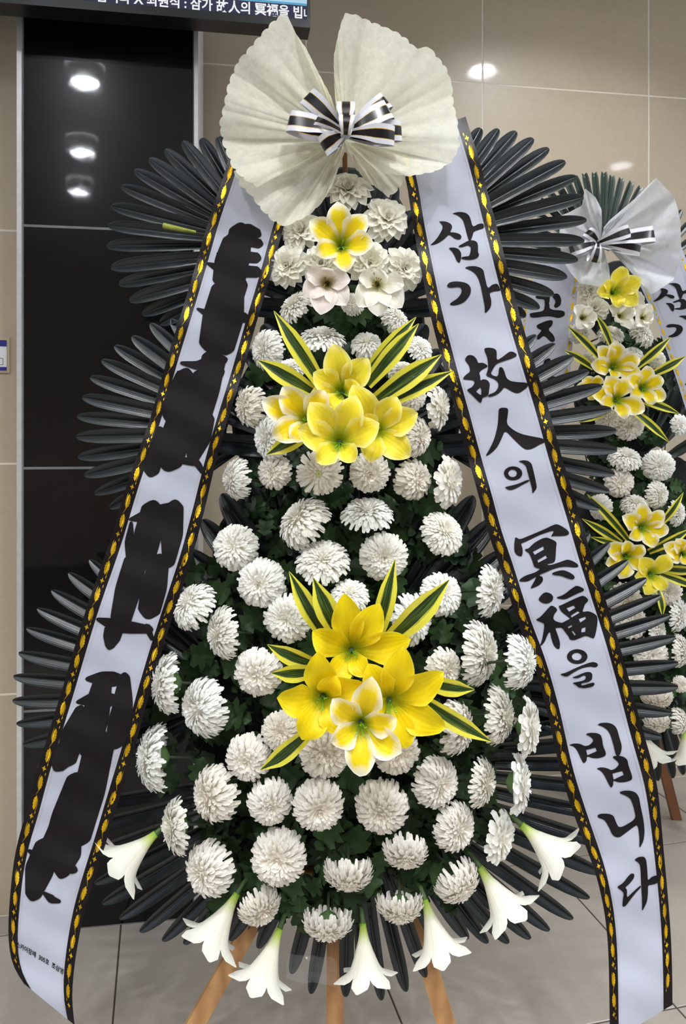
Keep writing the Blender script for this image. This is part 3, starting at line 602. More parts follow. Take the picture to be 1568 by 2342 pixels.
# the left banner's lettering is blotted out: broad black ink strokes with their tips showing
def stroke(pts, ws):
    pts = resample(pts, 12); n = len(pts); L, R = [], []
    for i, p in enumerate(pts):
        a, b = pts[max(0, i - 1)], pts[min(n - 1, i + 1)]; d = math.hypot(b[0] - a[0], b[1] - a[1]) or 1
        nx, ny = -(b[1] - a[1]) / d, (b[0] - a[0]) / d; w_ = interp([(k / (len(ws) - 1), x) for k, x in enumerate(ws)], i / (n - 1))
        L.append((p[0] + nx * w_, p[1] + ny * w_)); R.append((p[0] - nx * w_, p[1] - ny * w_))
    a, b = pts[0], pts[-1]; cap = lambda q, r, d: (q[0] + (q[0] - r[0]) * d, q[1] + (q[1] - r[1]) * d)
    return (L + [cap(pts[-1], pts[-2], ws[-1] / (math.hypot(pts[-1][0] - pts[-2][0], pts[-1][1] - pts[-2][1]) or 1) * .8)] + R[::-1] + [cap(pts[0], pts[1], ws[0] / (math.hypot(pts[0][0] - pts[1][0], pts[0][1] - pts[1][1]) or 1) * .8)], [])
INK = [ # groups of strokes, one group per blotted character
 [stroke([(543, 515), (590, 536)], [3, 15, 12]), stroke([(520, 540), (595, 558)], [4, 13, 11]), stroke([(497, 580), (590, 590)], [4, 14, 12]), stroke([(474, 602), (510, 618), (590, 622)], [3, 15, 14, 13]), stroke([(550, 525), (535, 640)], [26, 30, 26]), stroke([(520, 545), (505, 645)], [10, 22, 20])],
 [stroke([(451, 706), (480, 720), (562, 727)], [3, 12, 12, 12]), stroke([(535, 640), (520, 700), (490, 800)], [34, 30, 26]), stroke([(500, 655), (478, 790)], [16, 26, 24]), stroke([(545, 650), (515, 800)], [14, 28, 20])],
 [stroke([(414, 830), (450, 836), (515, 822)], [4, 10, 16, 9]), stroke([(406, 850), (440, 872), (505, 850)], [3, 18, 22, 14]), stroke([(490, 815), (470, 900), (455, 960)], [28, 30, 26]), stroke([(425, 855), (400, 960)], [22, 34, 30])],
 [stroke([(470, 950), (440, 1050)], [22, 28, 14]), stroke([(420, 940), (385, 1060)], [30, 36, 30]), stroke([(365, 985), (345, 1080)], [16, 24, 18]), stroke([(410, 1052), (450, 1058), (464, 1080)], [8, 9, 6])],
 [stroke([(296, 1188), (340, 1180), (405, 1160)], [3, 16, 18, 14]), stroke([(400, 1155), (385, 1290)], [20, 26, 14]), stroke([(350, 1160), (325, 1290)], [26, 32, 26]), stroke([(300, 1195), (296, 1240), (305, 1290)], [4, 12, 16])],
 [stroke([(365, 1280), (340, 1400)], [22, 30, 26]), stroke([(310, 1280), (275, 1420)], [26, 30, 24]), stroke([(222, 1416), (270, 1432), (345, 1440)], [4, 16, 14, 9]), stroke([(335, 1432), (348, 1462)], [9, 5]), stroke([(260, 1440), (250, 1480)], [22, 20, 10])],
 [stroke([(198, 1553), (240, 1552), (292, 1556)], [5, 16, 18, 6]), stroke([(285, 1545), (280, 1620), (262, 1700)], [12, 22, 26, 22]), stroke([(176, 1606), (215, 1600), (270, 1600)], [4, 16, 20, 10]), stroke([(235, 1560), (200, 1720)], [22, 32, 26]), stroke([(185, 1620), (150, 1740)], [12, 28, 24])],
 [stroke([(230, 1690), (200, 1830), (180, 1920)], [34, 36, 26]), stroke([(165, 1700), (130, 1755)], [24, 28, 16]), stroke([(175, 1780), (140, 1900), (110, 1960)], [22, 32, 28])],
 [stroke([(65, 1945), (95, 1965), (172, 1990)], [4, 14, 20, 9]), stroke([(165, 1900), (140, 2000)], [22, 34, 16]), stroke([(105, 1930), (75, 2050)], [24, 34, 18]), stroke([(100, 2042), (120, 2058), (137, 2062)], [4, 10, 4])]]
for g in INK:
    ed = interp([(p[1], p[0]) for p in left.A], g[0][0][0][1])
    left.glyph(g, lambda p: (max(p[0], interp([(q[1], q[0]) for q in left.A], p[1]) + 22), p[1]), 'ink_strokes')
v, f = text2d('스카이장례  305호  조삼영', 1.0, 0.02); xm = max(a[0] for a in v)
m = MB(); dx, dy = 108 / xm, 64 / xm
m.tri([left.lift(36 + a * dx + b * 1.5, 2164 + a * dy + (a / xm) * 6 * (a / xm - 1) - b * 14, .0012) for a, b in v], f); m.build('small_print', m_ink, left.t, False)

# banners of the second wreath: white with a thin gold print
def YR2(x, y): return YB2(y) - .09 + .004 * math.sin(y / 40.0 + x / 60.0)
b2 = Banner([(1222, 590), (1200, 660), (1192, 720), (1185, 800), (1176, 900), (1165, 1000), (1150, 1120), (1128, 1260)], [(1335, 590), (1322, 640), (1316, 700), (1310, 770), (1304, 842), (1295, 930), (1280, 1060), (1258, 1210)], YR2, 'condolence_banner', 'white gold-edged banner behind the leaf tips, left on the second wreath', 'banners of the second wreath', m_satin, m_satin, .13, 40)
b3 = Banner([(1440, 600), (1470, 668), (1490, 712), (1506, 752), (1530, 820), (1548, 872), (1562, 918), (1590, 1010)], [(1556, 560), (1590, 650), (1610, 710), (1632, 770), (1655, 840), (1675, 900), (1690, 960), (1715, 1050)], YR2, 'condolence_banner', 'white gold-edged banner cut by the frame, right on the second wreath', 'banners of the second wreath', m_satin, m_satin, .13, 40)
for b in (b2, b3): b.gold(0, 66, -1, .62, 10); b.gold(1, 66, -1, .62, 30)
Q_ = lambda p: (1140 + p[0] / 3.663, 370 + p[1] / 3.663)
b2.glyph([([(300, 1125), (400, 1105), (430, 1120), (425, 1180), (405, 1210), (385, 1200), (385, 1150), (320, 1150)], []), ([(440, 1110), (500, 1100), (525, 1150), (520, 1200), (480, 1228), (460, 1210), (480, 1170), (455, 1140)], []), ([(385, 1190), (425, 1180), (425, 1240), (550, 1245), (556, 1290), (500, 1312), (420, 1290), (270, 1312), (255, 1270), (300, 1262), (380, 1250)], []), ([(310, 1370), (400, 1330), (455, 1325), (450, 1370), (410, 1405), (460, 1450), (475, 1500), (440, 1515), (380, 1450), (330, 1497), (310, 1470), (365, 1410), (330, 1400)], [])], Q_)
b2.glyph([([(380, 1660), (430, 1640), (440, 1690), (400, 1700), (370, 1710)], []), ([(330, 1720), (420, 1700), (480, 1690), (470, 1730), (380, 1750), (330, 1800), (320, 1770)], []), ([(380, 1760), (430, 1790), (480, 1800), (490, 1830), (430, 1840), (380, 1810)], [])], Q_)
K = 0.66
b3.glyph(SAM, lambda p: (1535 + (p[0] - 560) / 4.878 * .70, 680 + (p[1] - 1430) / 4.878 * .56))
b3.glyph(GA, lambda p: (1559 + (p[0] - 700) / 4.878 * .70, 752 + (p[1] - 2015) / 4.878 * .56))
b3.glyph(IN, lambda p: (1600 + (p[0] - 700) / 4.878 * .66, 850 + (p[1] - 1160) / 4.878 * .56))
# ------------------------------------------------------------------ flower builders
def quad(a, c, b, t): return a * (1 - t) ** 2 + c * (2 * t * (1 - t)) + b * t ** 2
def petal(base, ctrl, tip, wd, axis, cup=.3, ruffle=.12, nv=12, nu=6, seed=0, kind='lily'):
    m = MB(); rnd = random.Random(seed); ph = rnd.uniform(0, 6); ph2 = rnd.uniform(0, 6); rows, uvs = [], []
    for i in range(nv + 1):
        t = i / nv; p = quad(base, ctrl, tip, t); d = (quad(base, ctrl, tip, min(1, t + .02)) - quad(base, ctrl, tip, max(0, t - .02))).normalized()
        s = d.cross(axis)
        if s.length < 1e-4: s = d.orthogonal()
        s.normalize(); nn = s.cross(d)
        if kind == 'lily': wv = wd * (.12 + .88 * min(1, t / .5) ** .8 if t < .5 else max(.03, math.cos((t - .5) * math.pi) ** .72 if t < 1 else .03))
        else: wv = wd * max(.12, 1 - abs((t - .62) / .64) ** 2.4) * math.sqrt(max(.01, 1 - t ** 8))
        r, q = [], []
        for j in range(nu + 1):
            u = j / nu * 2 - 1; au = abs(u)
            off = cup * wv * (u * u - .15) + ruffle * wv * au ** 2 * math.sin(t * 10 + (ph if u > 0 else ph2)) * t * 2.2 - .07 * wv * math.exp(-(u / .16) ** 2)
            r.append(p + s * (u * wv) + nn * off); q.append((u * .5 + .5, t))
        rows.append(r); uvs.append(q)
    m.grid(rows, uvs); return m
def lily(label, c, Yc, tips, mat, group, w=24, deep=.045, stam=None, stem_to=None, name='lily', nst=6):
    k = Yc / F; base = P(c[0], c[1], Yc + deep * .75)
    t = thing(name, label, 'flower', base, group)
    for i, tp in enumerate(tips):
        tip = P(tp[0], tp[1], Yc - .006 + (tp[2] if len(tp) > 2 else 0)); d = tip - base; L = d.length
        mid = base.lerp(tip, .5) + Vector((0, -.032, 0)) * (deep / .045)
        ww = max(w * k * .86, min(L * .33, w * k * 1.3))
        b = base + Vector((d.x, 0, d.z)).normalized() * .003
        petal(b, mid, tip, ww, VIEW, .28, .16, seed=int(c[0] * 3 + c[1] * 7 + i)).build('petal', mat, t)
    m = MB(); rnd = random.Random(int(c[0])); ax = Vector((0, -1, 0))
    for i in range(nst):
        a = rnd.uniform(0, 6.28); e = base + Vector((math.cos(a) * .006, -deep * rnd.uniform(.45, .7), math.sin(a) * .006 - .003)) * (w / 24)
        e2 = e + Vector((math.cos(a), 0, math.sin(a))) * .004
        m.tube([base, base.lerp(e, .6), e, e2], [.0008, .0007, .0006, .0013], 5)
    m.build('stamens', stam or m_stamen, t)
    e = stem_to or Vector((base.x, base.y + .14, base.z - .03))
    m = MB(); m.tube([base + Vector((0, -.004, 0)), base.lerp(e, .4), e], [.006, .003, .003], 6); m.build('stem', m_stem, t); return t

def mum_mesh(name, n, wd, droop, lift, seed, mat, jit=.1, flat=.66, curl=.18, tipw=.82):
    """unit chrysanthemum head facing +Z, petals set in a golden spiral over a dome"""
    rnd = random.Random(seed); m = MB(); cmin = math.cos(math.radians(droop))
    for i in range(n):
        f = (i + .5) / n; cp = 1 - f * (1 - cmin); phi = math.acos(cp); th = i * 2.399963 + rnd.uniform(-.15, .15)
        R = rnd.uniform(1 - jit, 1 + jit * .6); e = Vector((math.cos(th), math.sin(th), 0))
        def dome(ph, s): return e * (math.sin(ph) * s) + Vector((0, 0, math.cos(ph) * s * flat))
        out = .3 + .7 * (phi / math.radians(droop))
        b = dome(phi * .55, .45); tip = dome(min(phi * 1.06 + .1 * rnd.uniform(-1, 1), 2.2), (.78 + .22 * out) * R)
        c = dome(phi * .8, .86) + Vector((0, 0, lift))
        S = e.cross(Vector((0, 0, 1))); w_ = wd * (.55 + .45 * out) * rnd.uniform(.85, 1.15); rows, uv = [], []
        for t in (0, .35, .7, .92, 1.0):
            p = quad(b, c, tip, t) + Vector((0, 0, curl * (1 - out) * t * t)); wv = w_ * (.5, .85, 1.0, tipw, .42)[(0, .35, .7, .92, 1.0).index(t)]
            nrm = (e * math.sin(phi) + Vector((0, 0, math.cos(phi)))).normalized()
            rows.append([p - S * wv + nrm * wv * .45, p - nrm * wv * .12, p + S * wv + nrm * wv * .45]); uv.append([(0, t), (.5, t), (1, t)])
        m.grid(rows, uv)
    core = [[Vector((r * math.cos(a * .5236), r * math.sin(a * .5236), z * flat)) for a in range(12)] for r, z in ((.62, -.1), (.6, .25), (.5, .45), (.3, .6), (.02, .66))]
    m.grid(core, [[(.5, .8)] * 12] * 5, close=True) if False else m.grid([r + [r[0]] for r in core], [[(.5, .75)] * 13] * 5)
    return m.mesh(name, mat)
V_MUM = [mum_mesh('petals', 330, .072, 104, .10, 1, m_mum), mum_mesh('petals', 360, .066, 112, .12, 2, m_mum, flat=.74), mum_mesh('petals', 290, .078, 98, .08, 3, m_mum, .14, .6)]
V_OLD = [mum_mesh('petals', 300, .08, 116, .13, 4, m_mumold, .12, .8, .1), mum_mesh('petals', 340, .07, 112, .1, 5, m_mumold, .1, .74), mum_mesh('petals', 240, .094, 114, .12, 6, m_mumold, .14, .74, .12, .85)]
V_WIDE = [mum_mesh('petals', 72, .17, 100, .05, 7, m_mum, .12, .5, .12, .8), mum_mesh('petals', 84, .155, 104, .06, 8, m_mum, .12, .56, .12, .8)]
V_OPEN = [mum_mesh('petals', 150, .068, 96, .03, 9, m_mumold, .12, .42, .05)]
def _eye():
    m = MB(); rows = [[Vector((r * math.cos(a * .5236), r * math.sin(a * .5236), z)) for a in range(12)] for r, z in ((.12, .3), (.1, .37), (.02, .4))]; m.grid(rows, close=True); return m.mesh('disc', m_eye)
def _cal():
    m = MB(); rows = [[Vector((r * math.cos(a * .5236), r * math.sin(a * .5236), z)) for a in range(12)] for r, z in ((.4, -.02), (.3, -.2), (.06, -.32))]; m.grid(rows, close=True); return m.mesh('calyx', m_calyx)
V_EYE, V_CAL = _eye(), _cal()
FLOWERS = []
def mum(label, px, py, w_, h_, face, var, group, Yc, root, seed, name='chrysanthemum', scale=1.0):
    """face: letters among L R U D for the way the head is turned away from the viewer"""
    R = max(w_, h_) / 2 * Yc / F * scale; q = min(1.0, min(w_, h_) / max(w_, h_))
    turn = math.acos(max(.12, min(1, (q - .36) / .64)))
    d = Vector((0, 0, 0))
    for ch in face: d += {'L': Vector((-1, 0, 0)), 'R': Vector((1, 0, 0)), 'U': Vector((0, 0, 1)), 'D': Vector((0, 0, -1))}[ch]
    d = d.normalized() if d.length else Vector((0, 0, 0))
    ax = (VIEW * math.cos(turn) + d * math.sin(turn)).normalized() if d.length else (VIEW + Vector((random.uniform(-.2, .2), 0, random.uniform(-.15, .2)))).normalized()
    c = P(px, py, Yc) - ax * R * .26
    t = thing(name, label, 'flower', c, group)
    rot = ax.to_track_quat('Z', 'Y') @ Quaternion((0, 0, 1), seed * 1.7)
    for nm, me in (('petals', var), ('calyx', V_CAL)) + ((('disc', V_EYE),) if var in V_OPEN else ()):
        o = link(nm, me, t); o.rotation_mode = 'QUATERNION'; o.rotation_quaternion = rot; o.scale = (R, R, R)
    b = c - ax * R * .25; mid = b - ax * R * .7; mid.y = max(mid.y, b.y + .01)
    m = MB(); m.tube([b, mid + Vector((0, 0, -.006)), mid.lerp(root, .5) + Vector((0, .012, -.016)), root], [.003, .0026, .0026, .0026], 5); m.build('stem', m_stemdark, t); return t
def dahlia_parts():
    out = []
    for ring, (n, L, el, wd) in enumerate(((5, .34, 76, .12), (8, .55, 60, .17), (11, .74, 42, .2), (13, .9, 24, .22), (14, 1.0, 6, .23))):
        e = math.radians(el); d = Vector((math.cos(e), 0, math.sin(e))); tip = d * L + Vector((0, 0, -.06 * ring)); c = d * L * .55 + Vector((-.04, 0, .16))
        mm = petal(Vector((0.02, 0, 0)), c, tip, wd, Vector((0, 0, 1)), .45, .1, 6, 4, ring, 'daisy').mesh('petal', m_dahlia)
        out.append((n, mm))
    return out
V_DAH = dahlia_parts()
def dahlia(label, px, py, r, Yc, face, group, root, seed):
    R = r * Yc / F; d = Vector((face[0], -1, face[1])).normalized(); c = P(px, py, Yc)
    t = thing('silk_dahlia', label, 'flower', c, group); rot = d.to_track_quat('Z', 'Y'); rnd = random.Random(seed)
    for k, (n, me) in enumerate(V_DAH):
        for i in range(n):
            o = link('petal', me, t); o.rotation_mode = 'QUATERNION'
            o.rotation_quaternion = rot @ Quaternion((0, 0, 1), (i + rnd.uniform(-.22, .22)) * 2 * math.pi / n + k * .5 + seed) @ Quaternion((0, 1, 0), rnd.uniform(-.14, .14))
            s = R * rnd.uniform(.9, 1.06); o.scale = (s, s, s)
    m = MB(); m.tube([c + d * R * .05, c - d * R * .5, root], [.004, .003, .003], 5); m.build('stem', m_stem, t); return t
def trumpet_meshes():
    out = []
    for i in range(6):
        a0 = i * math.pi / 3; inner = i % 2; m = MB(); rows, uv = [], []; nv = 14
        for k in range(nv + 1):
            t = k / nv; z = t if t < .8 else .8 + (t - .8) * (.8 - (t - .8) * 1.6); r = .05 + .33 * t ** 1.55 + (max(0, t - .7) ** 2) * 2.0
            sec = .58 * (1.0 if t < .6 else math.sqrt(max(0.006, 1 - ((t - .6) / .403) ** 1.9))) * (1.12 if t < .6 else 1.12 - (t - .6) * .3)
            r += .006 * inner; row = []
            for j in range(7):
                u = j / 6 * 2 - 1; a = a0 + u * sec; rr = r * (1 + .05 * (1 - u * u)) if t > .3 else r
                row.append(Vector((rr * math.cos(a), rr * math.sin(a), z)))
            rows.append(row); uv.append([(j / 6, t) for j in range(7)])
        m.grid(rows, uv); out.append(m.mesh('petal', m_trumpet))
    return out
V_TRP = trumpet_meshes()
def trumpet(label, base, mouth, Yb, dY, spread, roll, group, root):
    b = P(base[0], base[1], Yb); e = P(mouth[0], mouth[1], Yb + dY); ax = e - b; L = ax.length
    t = thing('trumpet_lily', label, 'flower', b, group); rot = ax.to_track_quat('Z', 'Y') @ Quaternion((0, 0, 1), roll)
    for me in V_TRP:
        o = link('petal', me, t); o.rotation_mode = 'QUATERNION'; o.rotation_quaternion = rot; o.scale = (L * spread, L * spread, L)
    m = MB()
    for i in range(5):
        a = i * 1.2566; q = rot @ Vector((math.cos(a) * .05 * L, math.sin(a) * .05 * L, .72 * L)); m.tube([b + ax * .1, b + q], [.0012, .0016], 5)
    m.build('stamens', m_stameny, t)
    m = MB(); m.tube([b + ax * .03, b - ax.normalized() * .02, root], [.006, .004, .003], 6); m.build('stem', m_stem, t); return t
def strap_leaf(label, tip, base, wpx, Yt, Yb_, group, bow=.012, sag=0.0):
    a = P(base[0], base[1], Yb_); b = P(tip[0], tip[1], Yt); k = Yt / F; wd = wpx / 2 * k; m = MB(); rows, uv = [], []; n = 16
    S0 = (b - a).cross(VIEW).normalized()
    for i in range(n + 1):
        t = i / n; p = a.lerp(b, t) + VIEW * bow * math.sin(math.pi * t) + S0 * sag * math.sin(math.pi * t)
        wv = wd * max(.02, (1 - abs((t - .42) / .6) ** 2.3)) if t > .42 else wd * (.62 + .38 * t / .42)
        wv = min(wv, wd * (1 - t) * 2.6 + .0006)
        rows.append([p + S0 * (u * wv) + VIEW * (abs(u) ** 1.3 * wv * .22) for u in (-1, -.6, -.25, 0, .25, .6, 1)]); uv.append([(j / 6, t) for j in range(7)])
    m.grid(rows, uv); o = m.build('striped_leaf', m_varieg); return tag(o, label, 'leaf', group)

# foliage: lobed chrysanthemum leaves
def leaf_mesh(seed):
    rnd = random.Random(seed); m = MB(); R = [(0, 0)]
    out = [(.05, .04), (.12, .1), (.34, .18), (.22, .3), (.46, .4), (.4, .5), (.26, .52), (.36, .66), (.3, .76), (.16, .74), (.14, .9), (0, 1.0)]
    out = [(x * rnd.uniform(.9, 1.1), y) for x, y in out]; z = lambda x, y: .22 * abs(x) - .25 * (y - .4) ** 2 + .04 * math.sin(9 * y)
    sp = [(0, y) for x, y in out]
    for s in (1, -1):
        a = [Vector((s * x, y, z(x, y))) for x, y in out]; b = [Vector((0, y, z(0, y))) for x, y in out]
        m.grid([b, a] if s > 0 else [a, b])
    return m.mesh('leaf', m_fol)
V_LEAF = [leaf_mesh(i) for i in range(4)]
def foliage(label, spots, yb, n, size, group, seed, dep=(.0, .07)):
    rnd = random.Random(seed); c = spots[0]; o0 = P(c[0], c[1], yb(c[1]))
    t = thing('chrysanthemum_foliage', label, 'foliage', o0, group); k = 0; tot = sum(s[2] * s[3] for s in spots)
    for (px, py, rx, ry) in spots:
        cnt = int(n * rx * ry / tot)
        for i in range(cnt):
            a, r = rnd.uniform(0, 6.283), math.sqrt(rnd.random()); x, y = px + rx * r * math.cos(a), py + ry * r * math.sin(a)
            p = P(x, y, yb(y) - rnd.uniform(*dep)); o = link('leaf', V_LEAF[rnd.randrange(4)], t); o.location = p - o0
            nrm = Vector((rnd.uniform(-.7, .7), -1, rnd.uniform(-.5, .9))).normalized(); o.rotation_mode = 'QUATERNION'
            o.rotation_quaternion = nrm.to_track_quat('Z', 'Y') @ Quaternion((0, 0, 1), rnd.uniform(0, 6.28)); s = size * rnd.uniform(.75, 1.3) * yb(y) / F; o.scale = (s, s, s)
    # dark mass of twigs behind the leaves, past counting
    m = MB()
    for (px, py, rx, ry) in spots:
        for i in range(int(150 * n / 300 * rx * ry / tot) + 10):
            a, r = rnd.uniform(0, 6.283), math.sqrt(rnd.random()); x, y = px + rx * r * math.cos(a), py + ry * r * math.sin(a); p = P(x, y, yb(y) + .03)
            q = p + Vector((rnd.uniform(-.05, .05), -rnd.uniform(.02, .08), rnd.uniform(-.03, .08))); m.tube([p, q], [.002, .0012], 4, False)
    o = m.build('twigs', m_stemdark, t); o['kind'] = 'stuff'
    m = MB()                       # the deeper leaves, joined
    for (px, py, rx, ry) in spots:
        for i in range(int(1.6 * n * rx * ry / tot)):
            a, r = rnd.uniform(0, 6.283), math.sqrt(rnd.random()); x, y = px + rx * r * math.cos(a), py + ry * r * math.sin(a); p = P(x, y, yb(y) - rnd.uniform(-.01, .03))
            q = Vector((rnd.uniform(-.7, .7), -1, rnd.uniform(-.5, .9))).to_track_quat('Z', 'Y') @ Quaternion((0, 0, 1), rnd.uniform(0, 6.28)); s = size * rnd.uniform(.8, 1.3) * yb(y) / F
            me = V_LEAF[i % 4]; vs = [p + q @ (v.co * s) for v in me.vertices]; m.tri(vs, [tuple(f.vertices) for f in me.polygons])
    o = m.build('leaf_mass', m_fol, t); o['kind'] = 'stuff'; return t
# ------------------------------------------------------------------ flowers of the front wreath
foliage('dark green chrysanthemum foliage filling the front wreath between its flowers', [(785, 1700, 400, 350), (785, 1380, 330, 230), (785, 1130, 240, 110), (785, 850, 190, 150), (785, 730, 130, 50), (780, 1985, 300, 95)], YB, 300, 66, None, 3)
GM = 'white chrysanthemums of the front wreath'
def rho(x, y):
    if y > 1130: return min(1, math.hypot((x - 790) / 440, (y - 1600) / 520))
    return min(1, math.hypot((x - 785) / 250, (y - 930) / 260))
MUMS = [ # px, py, w, h, facing, kind, label, nearer
 (672, 698, 96, 58, 'UL', 'm', 'domed white chrysanthemum seen sideways below the blush lily, left', 0), (907, 730, 74, 52, 'UR', 'm', 'small white chrysanthemum below the drooping ivory lily, right', 0),
 (734, 770, 110, 66, 'U', 'm', 'broad domed white chrysanthemum directly above the upper yellow lilies', 0), (604, 800, 78, 98, 'L', 'm', 'white chrysanthemum left of the topmost striped leaf tip', 0),
 (838, 786, 76, 66, 'U', 'm', 'white chrysanthemum tucked between broad dome and right striped leaves, upper tier', 0), (963, 795, 70, 58, 'UR', 'm', 'small white chrysanthemum right of the tall striped leaf pair', 0),
 (664, 839, 68, 50, 'U', 'm', 'small white chrysanthemum between the two left striped leaves, upper cluster', 0), (918, 846, 64, 50, 'U', 'm', 'white chrysanthemum half hidden by the long right striped leaf', .02),
 (564, 929, 66, 98, 'L', 'o', 'cream chrysanthemum turned left, beside the left banner, upper tier', 0), (612, 1000, 84, 112, 'L', 'm', 'large white chrysanthemum under the white-edged upper lily', 0),
 (946, 906, 68, 74, 'R', 'o', 'cream chrysanthemum behind the right upper striped leaves', .02), (1009, 933, 64, 104, 'R', 'w', 'wide-petalled white chrysanthemum beside the right banner, upper tier', 0),
 (955, 998, 72, 98, 'R', 'o', 'cream chrysanthemum right of the upper yellow lilies', 0), (535, 1095, 58, 98, 'L', 'm', 'white chrysanthemum in profile touching the left banner, mid height', 0),
 (624, 1080, 80, 84, 'L', 'o', 'cream chrysanthemum below the lowest upper striped leaf, left', 0), (729, 1083, 112, 98, '', 'p', 'open spiky cream chrysanthemum with greenish eye under the upper lilies', .02),
 (846, 1083, 96, 98, '', 'o', 'ball-shaped cream chrysanthemum under the upper lilies, right', 0), (951, 1099, 86, 98, 'R', 'o', 'cream ball chrysanthemum second from the right banner, mid height', 0),
 (1034, 1103, 84, 122, 'R', 'w', 'wide-petalled white chrysanthemum beside the right banner, mid height', 0), (686, 1188, 132, 82, 'UL', 'm', 'white chrysanthemum tilted up left, alone below the open spiky one', 0),
 (840, 1168, 122, 74, 'U', 'm', 'white chrysanthemum facing up, alone below the cream ball ones', 0), (1017, 1216, 108, 90, 'UR', 'm', 'white chrysanthemum tilted up right on a long bare green stem', 0),
 (534, 1250, 110, 106, 'UL', 'm', 'white chrysanthemum with curled lower petals near the left banner', 0), (738, 1278, 124, 98, 'U', 'm', 'large white chrysanthemum centred above the lower striped leaves', 0),
 (878, 1275, 114, 106, '', 'm', 'white chrysanthemum pierced by the upright striped leaf tip', 0), (594, 1336, 110, 118, '', 'm', 'large round white chrysanthemum upper left of the lower lilies', 0),
 (654, 1418, 112, 112, '', 'm', 'round white chrysanthemum left of the lower striped leaves', 0), (800, 1358, 90, 72, 'U', 'm', 'white chrysanthemum peeping over the top lower lily', 0),
 (1014, 1357, 94, 104, 'UR', 'm', 'white chrysanthemum behind the longest right striped leaf tip', 0), (947, 1420, 104, 122, 'R', 'm', 'white chrysanthemum half covered by the right lower striped leaf', 0),
 (502, 1449, 78, 122, 'L', 'm', 'white chrysanthemum turned left, second from the left banner', 0), (436, 1380, 76, 114, 'UL', 'm', 'white chrysanthemum in profile against the left banner, above the mound', 0),
 (1127, 1352, 78, 122, 'R', 'm', 'white chrysanthemum against the right banner, above the mound', 0), (1103, 1495, 92, 148, 'R', 'm', 'tall oval white chrysanthemum right of the lower lilies', 0),
 (1194, 1514, 66, 124, 'R', 'm', 'white chrysanthemum in profile overlapping the gold banner edge', .07), (586, 1543, 98, 114, '', 'o', 'browning cream chrysanthemum left of the two short striped leaves', 0),
 (375, 1563, 66, 138, 'L', 'm', 'tall narrow white chrysanthemum against the left banner edge', 0), (456, 1620, 106, 138, 'L', 'm', 'big white chrysanthemum at the left of the mound, upper one', 0),
 (1019, 1531, 84, 94, 'R', 'o', 'cream chrysanthemum above the short right striped leaf', 0), (1146, 1637, 74, 132, 'R', 'm', 'oval white chrysanthemum right of the longest lower striped leaf', 0),
 (1217, 1665, 78, 134, 'R', 'w', 'wide-petalled white chrysanthemum at the right banner, upper one', .02), (1051, 1664, 72, 124, 'R', 'o', 'cream chrysanthemum crossed by the longest lower striped leaf', 0),
 (344, 1734, 72, 148, 'L', 'm', 'lone white chrysanthemum far left against the banner, in profile', 0), (642, 1674, 90, 94, '', 'o', 'greyish cream chrysanthemum below the left lower yellow lily', 0),
 (565, 1738, 108, 110, '', 'o', 'cream chrysanthemum touched by the lowest striped leaf tip', 0), (742, 1721, 118, 124, '', 'o', 'large cream ball chrysanthemum right under the white-edged lower lily', 0),
 (905, 1720, 112, 116, '', 'o', 'cream chrysanthemum behind the lowest right lily petals', 0), (482, 1821, 104, 130, 'L', 'o', 'cream chrysanthemum at the left of the mound, lower one', 0),
 (618, 1841, 108, 108, '', 'o', 'left one of the touching pair of cream chrysanthemums', 0), (729, 1848, 122, 124, '', 'o', 'right one of the touching pair of cream chrysanthemums', .015),
 (395, 1892, 78, 124, 'L', 'm', 'white chrysanthemum at the neck of the far left trumpet lily', 0), (871, 1853, 124, 128, '', 'o', 'large shaggy cream chrysanthemum low in the middle of the mound', 0),
 (1004, 1794, 108, 120, 'R', 'o', 'white chrysanthemum with yellowish eye low right of the lilies', 0), (1108, 1792, 74, 110, 'R', 'm', 'small white chrysanthemum right of the yellow-eyed one', 0),
 (1196, 1793, 70, 136, 'R', 'w', 'wide-petalled white chrysanthemum at the right banner, lower one', .02), (1047, 1895, 98, 114, 'R', 'o', 'cream chrysanthemum with packed petals, lower right of the mound', 0),
 (1152, 1918, 88, 120, 'R', 'w', 'white chrysanthemum at the neck of the far right trumpet lily', 0), (469, 1994, 112, 126, 'L', 'o', 'cream chrysanthemum above the second trumpet lily from the left', 0),
 (635, 1965, 126, 132, '', 'o', 'biggest cream chrysanthemum at the foot of the mound', .01), (927, 1957, 108, 90, 'D', 'o', 'smooth oval cream chrysanthemum at the foot of the mound, right', 0),
 (796, 2007, 116, 80, 'D', 'o', 'cream chrysanthemum nodding down at the foot of the mound, centre', 0), (598, 2082, 104, 88, 'DR', 'o', 'nodding cream chrysanthemum over the third trumpet lily from the left', 0),
 (750, 2121, 118, 74, 'D', 'o', 'lowest nodding cream chrysanthemum, centred over the wooden leg', 0), (1052, 2026, 88, 112, 'DR', 'o', 'cream chrysanthemum at the neck of the second trumpet lily from the right', 0),
 (914, 2081, 112, 70, 'D', 'o', 'nodding cream chrysanthemum at the neck of the third trumpet lily from the right', 0),
 (806, 694, 54, 50, '', 'm', 'tiny white chrysanthemum between the blush and the ivory lily', .02)]
for i, (x, y, w_, h_, fc, kd, lb, near) in enumerate(MUMS):
    r = rho(x, y); v = {'m': V_MUM, 'o': V_OLD, 'w': V_WIDE, 'p': V_OPEN}[kd]; Yc = YB(y) - .105 - .055 * (1 - r * r) - near
    cx, cy = 787 + (x - 787) * .72, (1560 if y > 1130 else 950) ; cy = cy + (y - cy) * .8
    mum(lb, x, y, w_, h_, fc, v[i % len(v)], GM, Yc, P(cx, cy, YB(cy) + .04), i)
GD = 'ivory silk dahlias at the top of the front wreath'
